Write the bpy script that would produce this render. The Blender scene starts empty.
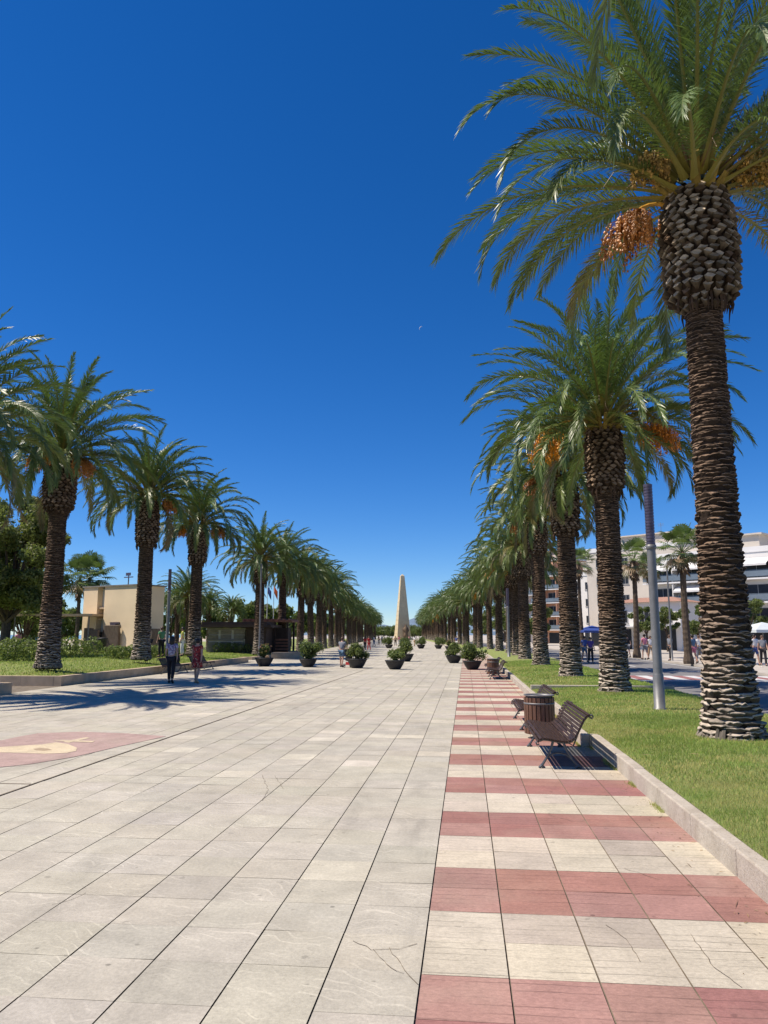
import bpy, math, random
import numpy as np
from mathutils import Vector, Matrix
R = math.radians
scene = bpy.context.scene
COL = scene.collection
TH = R(9.09); YAW = R(6.0); H = 1.8; F = 769.0

# ------------------------------------------------------------------ camera
cam_d = bpy.data.cameras.new('camera'); cam = bpy.data.objects.new('camera', cam_d); COL.objects.link(cam)
cam.location = (0, 0, H); cam.rotation_euler = (R(90) + TH, 0, YAW)
cam_d.sensor_fit = 'HORIZONTAL'; cam_d.sensor_width = 36; cam_d.lens = 36 * F / 768
cam_d.clip_start = .05; cam_d.clip_end = 20000
scene.camera = cam

def world_xy(fwd, lat):
    return (lat * math.cos(YAW) - fwd * math.sin(YAW), lat * math.sin(YAW) + fwd * math.cos(YAW))
def at(px, py, z=0.):                # a spot on the plane Z = z
    el = math.atan((py - 512) / F) - TH
    d = (H - z) / math.tan(el)
    zc = d * math.cos(TH) + (z - H) * math.sin(TH)
    x, y = world_xy(d, (px - 384) / F * zc)
    return Vector((x, y, z))
def far(px, d, z=0.):                # a spot on the ground at a distance d
    zc = d * math.cos(TH) + (z - H) * math.sin(TH)
    x, y = world_xy(d, (px - 384) / F * zc)
    return Vector((x, y, z))
def bend(y):
    t = max(0., y - 62.)
    return -.085 * (t if t > 16 else t * t / 32 + 0) + (.085 * 8 if t > 16 else 0)

# ------------------------------------------------------------------ materials
MAT = {}
def newmat(name):
    m = bpy.data.materials.new(name); m.use_nodes = True; MAT[name] = m
    nt = m.node_tree; bs = nt.nodes['Principled BSDF']
    return m, nt, bs
def nd(nt, t, **kw):
    n = nt.nodes.new(t)
    for k, v in kw.items(): setattr(n, k, v)
    return n
def mixc(nt, fac, a, b, mode='MIX'):
    n = nd(nt, 'ShaderNodeMix', data_type='RGBA', blend_type=mode)
    for key, v in ((0, fac), (6, a), (7, b)):
        if isinstance(v, bpy.types.NodeSocket): nt.links.new(v, n.inputs[key])
        elif key == 0: n.inputs[0].default_value = v
        else: n.inputs[key].default_value = (*v[:3], 1)
    return n.outputs[2]
def math_(nt, op, a, b=None, c=None):
    n = nd(nt, 'ShaderNodeMath', operation=op)
    for i, v in enumerate((a, b, c)):
        if v is None: continue
        if isinstance(v, bpy.types.NodeSocket): nt.links.new(v, n.inputs[i])
        else: n.inputs[i].default_value = v
    return n.outputs[0]
def noise(nt, scale, detail=4, rough=.55, stretch=None, coord='Object', dist=0.):
    tc = nd(nt, 'ShaderNodeTexCoord'); n = nd(nt, 'ShaderNodeTexNoise')
    n.inputs['Scale'].default_value = scale; n.inputs['Detail'].default_value = detail
    n.inputs['Roughness'].default_value = rough; n.inputs['Distortion'].default_value = dist
    out = tc.outputs[coord]
    if stretch:
        mp = nd(nt, 'ShaderNodeMapping'); mp.inputs['Scale'].default_value = stretch
        nt.links.new(out, mp.inputs[0]); out = mp.outputs[0]
    nt.links.new(out, n.inputs['Vector'])
    return n.outputs[0]
def ramp(nt, val, lo, hi, a=0., b=1.):
    n = nd(nt, 'ShaderNodeMapRange'); n.inputs[1].default_value = lo; n.inputs[2].default_value = hi
    n.inputs[3].default_value = a; n.inputs[4].default_value = b
    nt.links.new(val, n.inputs[0]); return n.outputs[0]
def attr(nt, name='Col'):
    n = nd(nt, 'ShaderNodeAttribute', attribute_name=name); return n.outputs[0]
def bump(nt, bs, h, strength=.3, dist=.02):
    b = nd(nt, 'ShaderNodeBump'); b.inputs['Strength'].default_value = strength; b.inputs['Distance'].default_value = dist
    nt.links.new(h, b.inputs['Height']); nt.links.new(b.outputs[0], bs.inputs['Normal'])
def mat(name, col, rough=.6, var=.18, scale=4., bmp=0., bscale=40., use_attr=False, metal=0., spec=.4, stretch=None, fine=.0):
    m, nt, bs = newmat(name)
    n = noise(nt, scale, stretch=stretch)
    f = ramp(nt, n, .3, .7)
    c = mixc(nt, f, [max(0, x * (1 - var)) for x in col], [x * (1 + var) for x in col])
    if use_attr: c = mixc(nt, 1., c, attr(nt), 'MULTIPLY')
    nt.links.new(c, bs.inputs['Base Color'])
    bs.inputs['Roughness'].default_value = rough; bs.inputs['Metallic'].default_value = metal
    bs.inputs['Specular IOR Level'].default_value = spec
    if bmp: bump(nt, bs, noise(nt, bscale, stretch=stretch), bmp)
    return m
def leafmat(name, rough=.4, trans=.12, spec=.5, tcol=(.12, .22, .03)):
    m, nt, bs = newmat(name)
    n = ramp(nt, noise(nt, 1.3), .3, .7, .8, 1.2)
    comb = nd(nt, 'ShaderNodeCombineColor')
    for i in range(3): nt.links.new(n, comb.inputs[i])
    c = mixc(nt, 1., attr(nt), comb.outputs[0], 'MULTIPLY')
    nt.links.new(c, bs.inputs['Base Color'])
    bs.inputs['Roughness'].default_value = rough; bs.inputs['Specular IOR Level'].default_value = spec
    tr = nd(nt, 'ShaderNodeBsdfTranslucent'); tr.inputs[0].default_value = (*tcol, 1)
    mx = nd(nt, 'ShaderNodeMixShader'); mx.inputs[0].default_value = trans
    out = nt.nodes['Material Output']
    nt.links.new(bs.outputs[0], mx.inputs[1]); nt.links.new(tr.outputs[0], mx.inputs[2]); nt.links.new(mx.outputs[0], out.inputs[0])
    return m

leafmat('palm_leaf', .42, .17, .55, (.17, .27, .045))
leafmat('tree_leaf', .5, .36, .35, (.24, .31, .07))
leafmat('grass_leaf', .6, .4, .2, (.42, .52, .13))
mat('palm_bark', (1, 1, 1), .85, .3, 9, .5, 60, use_attr=True, spec=.15)
mat('rachis', (1, 1, 1), .5, .1, 4, use_attr=True)
mat('bark', (.10, .075, .055), .9, .3, 6, .6, 30, spec=.15)
mat('fruit', (1, 1, 1), .45, .25, 8, use_attr=True)
mat('wood_brown', (.050, .030, .023), .55, .35, 3, .25, 20, stretch=(14, 1, 14), spec=.2)
mat('wood_bin', (.15, .075, .045), .5, .35, 5, .3, 20, stretch=(12, 12, 1))
mat('iron', (.10, .105, .11), .45, .2, 12, .1, 60, metal=.6)
mat('steel', (.19, .19, .19), .5, .15, 5, .05, 40, metal=.35)
mat('steel_dark', (.13, .11, .145), .45, .2, 8, .05, 40, metal=.7)
mat('bowl_grey', (.022, .023, .027), .55, .3, 6, .15, 60)
mat('soil', (.05, .035, .025), .95, .3, 12, .5, 40)
mat('stone_obelisk', (.64, .52, .33), .8, .12, .5, .3, 3)
mat('statue_stone', (.16, .11, .07), .8, .2, 2)
mat('plaster_yellow', (.80, .65, .44), .85, .08, .6, .1, 12)
mat('plaster_white', (.72, .70, .66), .8, .06, .4, .1, 8)
mat('plaster_cream', (.60, .54, .46), .8, .07, .4, .1, 8)
mat('plaster_orange', (.62, .34, .22), .8, .08, .4, .1, 8)
mat('slab_white', (.74, .73, .71), .7, .05, .5)
mat('dark_opening', (.02, .022, .027), .35, .3, 2)
mat('window_frame', (.35, .35, .34), .5, .1, 2)
mat('awning', (.68, .67, .65), .8, .1, 3)
mat('awning_tan', (.55, .42, .26), .8, .1, 3)
mat('rail_glass', (.16, .20, .24), .2, .1, 1)
mat('roof_tile', (.36, .20, .14), .8, .2, 3, .3, 10)
mat('wood_slab', (.16, .12, .085), .8, .3, 3, .3, 20, stretch=(6, 6, 1))
mat('wood_dark', (.045, .03, .024), .75, .3, 3, .2, 20)
mat('wood_grey', (.22, .205, .185), .75, .2, 3, .2, 20)
mat('wood_red', (.20, .095, .06), .75, .3, 3, .2, 20)
mat('concrete_wall', (.46, .36, .25), .9, .18, 2.5, .4, 30)
mat('hill', (.13, .19, .26), .95, .12, .01)  # blue of the distant haze is put into the base colour
mat('white_paint', (.60, .60, .58), .6, .12, 3)
mat('red_paint', (.30, .13, .12), .7, .2, 3)
mat('skin', (.48, .28, .20), .5, .05, 6)
mat('hair_dark', (.018, .013, .011), .5, .3, 30)
mat('hair_brown', (.09, .05, .03), .5, .3, 30)
mat('rubber', (.02, .02, .02), .7, .2, 10)
mat('eye', (.02, .015, .015), .2, .0, 10)
mat('flag_red', (.6, .12, .03), .7, .15, 3)
mat('flag_blue', (.035, .07, .27), .7, .15, 3)
mat('sea', (.02, .09, .20), .15, .2, .02)
mat('sand', (.50, .42, .30), .95, .12, .3)
mat('tan_paving', (.44, .40, .345), .9, .12, .6, .1, 20)
mat('parasol', (.55, .60, .62), .7, .05, 2)
for nm, c in (('cloth_red', (.45, .03, .03)), ('cloth_black', (.018, .016, .02)), ('cloth_grey', (.20, .21, .24)), ('cloth_blue', (.06, .10, .30)),
              ('cloth_denim', (.10, .18, .28)), ('cloth_pink', (.62, .22, .30)), ('cloth_white', (.70, .70, .70)), ('cloth_tan', (.45, .30, .18)),
              ('cloth_green', (.10, .26, .12)), ('cloth_yellow', (.55, .55, .10)), ('cloth_purple', (.10, .06, .25)), ('cloth_lilac', (.35, .28, .42))):
    mat(nm, c, .8, .15, 10)
def printmat(name, base, spots, scale):
    m, nt, bs = newmat(name)
    tc = nd(nt, 'ShaderNodeTexCoord'); v = nd(nt, 'ShaderNodeTexVoronoi'); v.inputs['Scale'].default_value = scale
    nt.links.new(tc.outputs['Object'], v.inputs['Vector'])
    c = base
    n = noise(nt, scale * .8, 2)
    c = mixc(nt, ramp(nt, n, .45, .52), base, spots[0])
    c = mixc(nt, ramp(nt, v.outputs['Distance'], .30, .22), c, spots[1])
    nt.links.new(c, bs.inputs['Base Color']); bs.inputs['Roughness'].default_value = .8
printmat('print_lilac', (.50, .48, .55), ((.20, .15, .26), (.62, .30, .36)), 16)
printmat('print_red', (.40, .035, .03), ((.16, .012, .015), (.62, .42, .28)), 14)

# paving materials ---------------------------------------------------
def paving(name, ribs):
    m, nt, bs = newmat(name)
    tc = nd(nt, 'ShaderNodeTexCoord'); sep = nd(nt, 'ShaderNodeSeparateXYZ'); nt.links.new(tc.outputs['Object'], sep.inputs[0])
    c = attr(nt)
    big = ramp(nt, noise(nt, .35, 5), .3, .7, .88, 1.1)
    mid = ramp(nt, noise(nt, 3.2, 6, .65), .28, .72, .84, 1.13)
    fine = ramp(nt, noise(nt, 38, 6, .8, stretch=((.75, 1.25, 1) if ribs else (1, 1, 1))), .25, .75, (.68 if ribs else .74), (1.32 if ribs else 1.26))
    k = math_(nt, 'MULTIPLY', math_(nt, 'MULTIPLY', big, mid), fine)
    hgt = noise(nt, 60, 4, .7)
    if ribs:      # ribbed slabs: fine grooves along X, worn away in places
        wob = math_(nt, 'MULTIPLY', noise(nt, 2.5, 3, stretch=(.8, 1, 1)), .06)
        s = math_(nt, 'SINE', math_(nt, 'MULTIPLY', math_(nt, 'ADD', sep.outputs[1], wob), 2 * math.pi / .085))
        groove = ramp(nt, s, .86, 1.0)
        worn = ramp(nt, noise(nt, 2.2, 4, .6, stretch=(.5, 2.5, 1)), .42, .62)
        g = math_(nt, 'MULTIPLY', groove, worn)
        k = math_(nt, 'MULTIPLY', k, math_(nt, 'SUBTRACT', 1., math_(nt, 'MULTIPLY', g, .42)))
        hgt = math_(nt, 'SUBTRACT', hgt, g)
    else:         # relief of faint pale waves across each slab
        wob = math_(nt, 'MULTIPLY', noise(nt, 2.6, 2, stretch=(1, .5, 1)), .55)
        u = math_(nt, 'ADD', math_(nt, 'ADD', sep.outputs[1], math_(nt, 'MULTIPLY', sep.outputs[0], .28)), wob)
        s = math_(nt, 'SINE', math_(nt, 'MULTIPLY', u, 2 * math.pi / .115))
        groove = ramp(nt, s, .74, 1.0)
        worn = ramp(nt, noise(nt, 2.3, 3, .6), .47, .60)
        g = math_(nt, 'MULTIPLY', groove, worn)
        k = math_(nt, 'MULTIPLY', k, math_(nt, 'ADD', 1., math_(nt, 'MULTIPLY', g, .19)))
        hgt = math_(nt, 'ADD', hgt, math_(nt, 'MULTIPLY', g, .6))
    # spots and old stains with a shape of their own
    spot = ramp(nt, noise(nt, 9, 2, .5), .70, .745)
    k = math_(nt, 'MULTIPLY', k, math_(nt, 'SUBTRACT', 1., math_(nt, 'MULTIPLY', spot, .28)))
    stain = ramp(nt, noise(nt, .9, 5, .62, stretch=(1.6, .45, 1), dist=.8), .54, .74)
    k = math_(nt, 'MULTIPLY', k, math_(nt, 'SUBTRACT', 1., math_(nt, 'MULTIPLY', stain, .20)))
    gum = nd(nt, 'ShaderNodeTexVoronoi'); gum.inputs['Scale'].default_value = 1.7; nt.links.new(tc.outputs['Object'], gum.inputs['Vector'])
    k = math_(nt, 'MULTIPLY', k, ramp(nt, gum.outputs['Distance'], .022, .034, .55, 1.))
    comb = nd(nt, 'ShaderNodeCombineColor')
    for i in range(3): nt.links.new(k, comb.inputs[i])
    c = mixc(nt, 1., c, comb.outputs[0], 'MULTIPLY')
    warm = ramp(nt, noise(nt, 1.1, 4), .5, .72)
    c = mixc(nt, math_(nt, 'MULTIPLY', warm, .22), c, (.42, .37, .28))
    nt.links.new(c, bs.inputs['Base Color']); bs.inputs['Roughness'].default_value = .78; bs.inputs['Specular IOR Level'].default_value = .3
    bump(nt, bs, hgt, .35, .006)
paving('slab_plain', False); paving('slab_ribbed', True)
mat('grout', (.17, .14, .105), .95, .35, 5, .3, 60)
def lawnmat():
    m, nt, bs = newmat('lawn_soil')
    a = ramp(nt, noise(nt, .9, 5, .65), .42, .68); b = ramp(nt, noise(nt, 30, 4, .7), .3, .7)
    c = mixc(nt, b, (.19, .24, .06), (.26, .32, .09)); c = mixc(nt, math_(nt, 'MULTIPLY', a, .45), c, (.26, .21, .075))
    nt.links.new(c, bs.inputs['Base Color']); bs.inputs['Roughness'].default_value = .95; bump(nt, bs, noise(nt, 70, 4, .7), .8, .04)
lawnmat()
def asphaltmat():
    m, nt, bs = newmat('asphalt')
    a = ramp(nt, noise(nt, .25, 5), .3, .7); b = ramp(nt, noise(nt, 40, 4, .7), .3, .7)
    c = mixc(nt, a, (.145, .14, .14), (.19, .185, .18)); c = mixc(nt, math_(nt, 'MULTIPLY', b, .3), c, (.25, .24, .235))
    nt.links.new(c, bs.inputs['Base Color']); bs.inputs['Roughness'].default_value = .85; bump(nt, bs, noise(nt, 90, 3), .3, .01)
asphaltmat()
def kerbmat():
    m, nt, bs = newmat('kerb_stone')
    c = mixc(nt, ramp(nt, noise(nt, 3, 6, .7), .3, .7), (.36, .31, .245), (.52, .47, .395))
    c = mixc(nt, math_(nt, 'MULTIPLY', ramp(nt, noise(nt, 28, 5, .75), .5, .7), .5), c, (.22, .18, .13))
    nt.links.new(c, bs.inputs['Base Color']); bs.inputs['Roughness'].default_value = .9; bump(nt, bs, noise(nt, 35, 5, .7), .5, .02)
kerbmat()

# ------------------------------------------------------------------ mesh builder
class MB:
    def __init__(s): s.v = []; s.f = []; s.c = []; s.m = []; s.n = 0
    def add(s, verts, faces, col=None, mi=0):
        verts = np.asarray(verts, dtype=float).reshape(-1, 3); k = len(verts)
        s.v.append(verts)
        if col is None: col = (1, 1, 1)
        col = np.asarray(col, dtype=float)
        if col.ndim == 1: col = np.tile(col[:3], (k, 1))
        s.c.append(col)
        if isinstance(faces, np.ndarray): s.f.extend((faces + s.n).tolist()); nf = len(faces)
        else:
            s.f.extend([[i + s.n for i in f] for f in faces]); nf = len(faces)
        s.m.extend([mi] * nf); s.n += k
    def box(s, a, b, col=None, mi=0, M=None):
        x0, y0, z0 = a; x1, y1, z1 = b
        v = np.array([(x0, y0, z0), (x1, y0, z0), (x1, y1, z0), (x0, y1, z0), (x0, y0, z1), (x1, y0, z1), (x1, y1, z1), (x0, y1, z1)], float)
        if M is not None: v = np.array([M @ Vector(p) for p in v])
        s.add(v, [(3, 2, 1, 0), (4, 5, 6, 7), (0, 1, 5, 4), (1, 2, 6, 5), (2, 3, 7, 6), (3, 0, 4, 7)], col, mi)
    def tube(s, pts, rad, n=8, col=None, mi=0, cap=True, flat=1.):
        pts = [Vector(p) for p in pts]
        if not hasattr(rad, '__len__'): rad = [rad] * len(pts)
        rings = []; prev = None
        for i, p in enumerate(pts):
            t = (pts[min(i + 1, len(pts) - 1)] - pts[max(i - 1, 0)]).normalized()
            if prev is None:
                a = Vector((0, 0, 1)) if abs(t.z) < .9 else Vector((1, 0, 0))
                u = t.cross(a).normalized()
            else: u = (prev - t * prev.dot(t)).normalized()
            w = t.cross(u); prev = u
            rings += [p + (u * math.cos(2 * math.pi * k / n) + w * flat * math.sin(2 * math.pi * k / n)) * rad[i] for k in range(n)]
        fs = []
        for i in range(len(pts) - 1):
            for k in range(n):
                a = i * n + k; b = i * n + (k + 1) % n
                fs.append((a, b, b + n, a + n))
        if cap: fs.append(tuple(range(n - 1, -1, -1))); fs.append(tuple(range((len(pts) - 1) * n, len(pts) * n)))
        s.add([tuple(r) for r in rings], fs, col, mi)
    def lathe(s, prof, n=24, col=None, mi=0, cx=0, cy=0, sx=1, sy=1):
        vs = []; fs = []
        for r, z in prof:
            vs += [(cx + sx * r * math.cos(2 * math.pi * k / n), cy + sy * r * math.sin(2 * math.pi * k / n), z) for k in range(n)]
        for i in range(len(prof) - 1):
            for k in range(n):
                a = i * n + k; b = i * n + (k + 1) % n
                fs.append((a, b, b + n, a + n))
        s.add(vs, fs, col, mi)
    def ell(s, c, r, n=10, m=7, col=None, mi=0):
        prof = [(max(1e-4, math.sin(math.pi * i / m)), -math.cos(math.pi * i / m)) for i in range(m + 1)]
        vs = []; fs = []
        for rr, z in prof:
            vs += [(c[0] + r[0] * rr * math.cos(2 * math.pi * k / n), c[1] + r[1] * rr * math.sin(2 * math.pi * k / n), c[2] + r[2] * z) for k in range(n)]
        for i in range(m):
            for k in range(n):
                a = i * n + k; b = i * n + (k + 1) % n
                fs.append((a, b, b + n, a + n))
        s.add(vs, fs, col, mi)
    def poly(s, pts, z=None, col=None, mi=0):
        s.add([(p[0], p[1], p[2] if z is None else z) for p in pts], [tuple(range(len(pts)))], col, mi)
    def prism(s, pts, z0, z1, col=None, mi=0):
        n = len(pts)
        v = [(p[0], p[1], z0) for p in pts] + [(p[0], p[1], z1) for p in pts]
        f = [tuple(range(n - 1, -1, -1)), tuple(range(n, 2 * n))] + [(i, (i + 1) % n, n + (i + 1) % n, n + i) for i in range(n)]
        s.add(v, f, col, mi)
    def mesh(s, name, mats, smooth=False):
        me = bpy.data.meshes.new(name)
        v = np.concatenate(s.v); c = np.concatenate(s.c)
        me.from_pydata(v.tolist(), [], s.f)
        for m in (mats if isinstance(mats, (list, tuple)) else [mats]): me.materials.append(MAT[m])
        me.polygons.foreach_set('material_index', s.m)
        if smooth: me.polygons.foreach_set('use_smooth', [True] * len(s.f))
        ca = me.color_attributes.new('Col', 'FLOAT_COLOR', 'POINT')
        ca.data.foreach_set('color', np.hstack([c, np.ones((len(c), 1))]).ravel())
        me.update()
        return me
    def build(s, name, mats, parent=None, smooth=False, loc=None):
        o = bpy.data.objects.new(name, s.mesh(name, mats, smooth)); COL.objects.link(o)
        if parent is not None: o.parent = parent
        if loc is not None: o.location = loc
        return o

def tag(o, label=None, cat=None, group=None, kind=None):
    if label: o['label'] = label
    if cat: o['category'] = cat
    if group: o['group'] = group
    if kind: o['kind'] = kind
    return o
def empty(name, loc, label, cat, rz=0, group=None, sc=1.):
    o = bpy.data.objects.new(name, None); COL.objects.link(o)
    o.empty_display_size = .2
    o.location = loc; o.rotation_euler = (0, 0, rz); o.scale = (sc, sc, sc)
    return tag(o, label, cat, group)
def link(name, me, parent, loc=None, rz=0):
    o = bpy.data.objects.new(name, me); COL.objects.link(o); o.parent = parent
    if loc is not None: o.location = loc
    if rz: o.rotation_euler = (0, 0, rz)
    return o
def children_of(o): return [c for c in COL.objects if c.parent == o]
def copy_tree(o, parent=None):
    c = o.copy(); COL.objects.link(c)
    if parent is not None: c.parent = parent
    for ch in KIDS.get(o.name, None) or children_of(o): copy_tree(ch, c)
    return c
KIDS = {}

# ================================================================== SETTING
rng = np.random.default_rng(7); random.seed(7)
g = MB(); g.poly([(-6000, -300, 0), (6000, -300, 0), (6000, 9000, 0), (-6000, 9000, 0)], -.06)
tag(g.build('ground', 'tan_paving'), kind='structure')
def strip_poly(xl, xr, ys, z, mb=None, zr=None, col=None, mi=0):
    mb = mb or MB(); v = []; f = []
    for y in ys: v += [(xl(y) if callable(xl) else xl + bend(y), y, z), (xr(y) if callable(xr) else xr + bend(y), y, z if zr is None else zr)]
    for i in range(len(ys) - 1): f.append((2 * i, 2 * i + 1, 2 * i + 3, 2 * i + 2))
    mb.add(v, f, col, mi); return mb
YS = [-12, 0, 20, 40, 55, 62, 66, 70, 74, 78, 82, 100, 150, 200, 300, 420]
XL, XR, XB = -14.45, 1.99, -.27           # left wall, right kerb, edge between the plain and the striped paving
tag(strip_poly(-17., 2.2, YS, -.012).build('paving_bed', 'grout'), kind='structure')
sea = MB(); sea.poly([(-5000, -300, 0), (-130, -300, 0), (-190, 500, 0), (-900, 2500, 0), (-1200, 9000, 0), (-6000, 9000, 0)], -.035)
tag(sea.build('sea', 'sea'), kind='structure')
sd = MB(); sd.poly([(-133, -300, 0), (-70, -300, 0), (-90, 300, 0), (-140, 700, 0), (-250, 700, 0), (-192, 500, 0)], -.03)
tag(sd.build('beach_sand', 'sand'), kind='structure')

# paving slabs: one quad each with its own tone
def slab_field():
    mb = MB()
    cream = np.array((.450, .418, .340)); grey = np.array((.395, .372, .315)); pale = np.array((.53, .49, .40)); red = np.array((.325, .162, .135)); stripc = np.array((.505, .448, .355))
    V = []; Cc = []; mi = []
    def q(x0, x1, y0, y1, c, m, gx, gy):
        h = rng.uniform(-.0015, .0015, 4)
        b0, b1 = bend(y0 + gy), bend(y1 - gy)
        V.append([(x0 + gx + b0, y0 + gy, h[0]), (x1 - gx + b0, y0 + gy, h[1]), (x1 - gx + b1, y1 - gy, h[2]), (x0 + gx + b1, y1 - gy, h[3])])
        Cc.append([c] * 4); mi.append(m)
    # plain field, X < XB
    rows = [(y * .5, y * .5 + .5) for y in range(-20, 136)] + [(68 + 2 * k, 70 + 2 * k) for k in range(130)]
    for k in range(33):
        x1 = XB - .5 * k; x0 = x1 - .5
        gx1 = gx0 = .0045
        tone_run = 0; c = cream
        for (y0, y1) in rows:
            r = rng.random()
            base = cream * .62 + grey * .38 if x0 > -5.2 else cream * .9 + grey * .1
            if r < .035: base = pale
            elif r < .16: base = cream * .35 + grey * .65
            elif r < .26: base = cream * .85 + grey * .15
            c = base * rng.uniform(.955, 1.045) * np.array((1, rng.uniform(.985, 1.01), rng.uniform(.97, 1.02)))
            if x0 < -14.6 and (y0 < 52): continue
            iy = round(y0 / .5)
            gy = .0045 if (iy % 8 == 3) else .0006
            gx = .0046 if x1 > -5 else .0035
            q(x0 - (0 if x0 > -5.2 else 0), x1, y0, y1, c, 0, gx if abs(x1 + 5.27) > .1 else .012, gy)
    # striped strip, XB < X < kerb: stripes 1 m deep; two-row pairs near, alternating further on
    phase = at(430, 910.6).y
    for k in range(6):
        x0 = XB + .47 * k; x1 = x0 + .47
        for iy in range(-30, 140):
            y0 = phase + iy * .4875; y1 = y0 + .4875
            if y0 > 66: continue
            s = (iy // 2) % 2
            base = red if s == 0 else stripc
            c = base * rng.uniform(.90, 1.09) * np.array((1, rng.uniform(.975, 1.02), rng.uniform(.96, 1.03)) if s else (1, rng.uniform(.95, 1.07), rng.uniform(.94, 1.07)))
            if s and rng.random() < .08: c = c * .88
            if not s and rng.random() < .3: c = c * .75 + np.array((.42, .30, .255)) * .25
            q(x0, min(x1, 2.15), y0, y1, c, 1, .0046, .0026 if iy % 2 == 0 else .0012)
        for iy in range(130):
            y0 = 66.2 + 2 * iy; base = cream * rng.uniform(.95, 1.05)
            q(x0, min(x1, 2.15), y0, y0 + 2, base, 0, .005, .003)
    V = np.array(V).reshape(-1, 3); n = len(mi)
    mb.add(V, np.arange(4 * n).reshape(n, 4), np.array(Cc).reshape(-1, 3)); mb.m = mi
    return mb
tag(slab_field().build('promenade_paving', ['slab_plain', 'slab_ribbed']), kind='structure')

# hairline cracks and dark joint weeds
ck = MB()
def crack(pts, w=.0022, mb=ck, z=.0035):
    P = [at(*p) for p in pts]; fine = []
    for a, b in zip(P[:-1], P[1:]):
        k = max(2, int((b - a).length / .05))
        for i in range(k):
            p = a.lerp(b, i / k); fine.append(Vector((p.x + random.uniform(-.008, .008), p.y + random.uniform(-.008, .008), z)))
    fine.append(Vector((P[-1].x, P[-1].y, z)))
    for a, b in zip(fine[:-1], fine[1:]):
        d = (b - a).normalized(); s = Vector((-d.y, d.x, 0)) * w * random.uniform(.5, 1.2)
        mb.add([a - s, b - s, b + s, a + s], [(0, 1, 2, 3)])
crack([(606, 925), (628, 940), (640, 962)]); crack([(690, 934), (702, 950), (714, 968), (742, 988)]); crack([(388, 948), (402, 966), (418, 985)])
crack([(352, 941), (372, 950), (400, 949), (417, 944)]); crack([(372, 950), (392, 968), (404, 974)]); crack([(625, 869), (648, 876), (660, 880)])
crack([(262, 775), (268, 790), (262, 801)]); crack([(275, 776), (283, 789)]); crack([(52, 905), (74, 899), (86, 893)]); crack([(548, 815), (575, 822), (590, 820)])
tag(ck.build('paving_cracks', 'grout'), kind='structure')
jt = MB()
jt.box((-5.31, 2, .001), (-5.285, 40, .0042)); jt.box((-14.4, 9.28, .001), (-5.32, 9.315, .0042))
tag(jt.build('expansion_joint', 'grout'), kind='structure')

# red inlay with a pale figure in the left of the plaza
up = [(0, 741), (18, 737), (38, 733.5), (80, 732), (125, 733.5), (166, 736.5)]; lo = [(120, 746.5), (75, 757), (30, 764.5), (0, 767.5)]
P = [at(*p) for p in up] + [at(*p) for p in lo]
x0 = P[0].x
def refl(p): return Vector((2 * (x0 - .9) - p.x, p.y + .2, 0))
full = P + [refl(p) for p in reversed(P)]
full = [Vector((p.x, p.y, 0)) for p in P[:]] + [Vector((P[-1].x - 1.1, P[-1].y + .15, 0)), Vector((P[-1].x - 2.6, P[-1].y + 1.2, 0)), Vector((P[0].x - 1.0, P[0].y - .5, 0))]
il = MB(); il.prism(full, .001, .006, (.41, .29, .255))
tag(il.build('red_inlay', 'slab_ribbed'), kind='structure')
fg = MB()
fg.prism([at(*p) for p in [(-6, 748), (20, 746.3), (42, 745), (56, 742.8), (68, 744.6), (77, 748.4), (76, 751.5), (66, 753.6), (45, 754.3), (20, 753.4), (-6, 752.8)]], .0065, .010, (.60, .50, .34))
fg.prism([at(*p) for p in [(63, 742.2), (86, 737.8), (90, 738.4), (69, 743.2)]], .0065, .0098, (.60, .50, .34))
fg.prism([at(*p) for p in [(53, 741.2), (62, 740.6), (95, 741.6), (92, 742.9), (76, 742.4)]], .0103, .0118, (.60, .50, .34))
fg.prism([at(*p) for p in [(33, 749.6), (40, 748.6), (48, 749.2), (52, 750.6), (44, 751.4), (36, 751)]], .0103, .0115, (.36, .27, .18))
tag(fg.build('pale_inlay_figure', 'slab_plain'), kind='structure')

# right kerb with the bench bays
def kerb_x(y):
    if y < 13.2: return 2.0
    if y < 15.0: return 1.84
    if y < 22.0: return 2.0
    if y < 35: return 1.78
    return 1.78
kb = MB()
segs = [(-8, 13.2), (13.2, 15.0), (15.0, 22.0), (22.0, 62)]
for a, b in segs:
    x = kerb_x((a + b) / 2); y = a
    while y < b - .01:
        y2 = min(b, y + 1.2); j = random.uniform(-.004, .004); w = .135
        kb.box((x + j, y + .003, -.05), (x + w + j, y2 - .003, .205 + random.uniform(-.005, .005)))
        y = y2
kb.box((1.84 + .137, 13.2, -.05), (2.0 + .135, 13.34, .2)); kb.box((1.84 + .137, 14.86, -.05), (2.135, 14.997, .2)); kb.box((1.78 + .137, 22.003, -.05), (2.14, 22.14, .2))
for y0 in np.arange(62, 330, 6.):
    a, b = bend(y0), bend(y0 + 6)
    kb.add([(1.78 + a, y0 + .01, -.05), (1.92 + a, y0 + .01, -.05), (1.92 + b, y0 + 6, -.05), (1.78 + b, y0 + 6, -.05), (1.78 + a, y0 + .01, .2), (1.92 + a, y0 + .01, .2), (1.92 + b, y0 + 6, .2), (1.78 + b, y0 + 6, .2)],
           [(4, 5, 6, 7), (0, 4, 7, 3), (1, 2, 6, 5), (0, 1, 5, 4)])
kb.box((6.1, -8, -.05), (6.24, 62, .17))
ko = tag(kb.build('kerb', 'kerb_stone'), kind='structure'); bv = ko.modifiers.new('bevel', 'BEVEL'); bv.width = .014; bv.segments = 2; bv.limit_method = 'ANGLE'
# weeds in the joint at the foot of the kerb are part of the grass below

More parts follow.
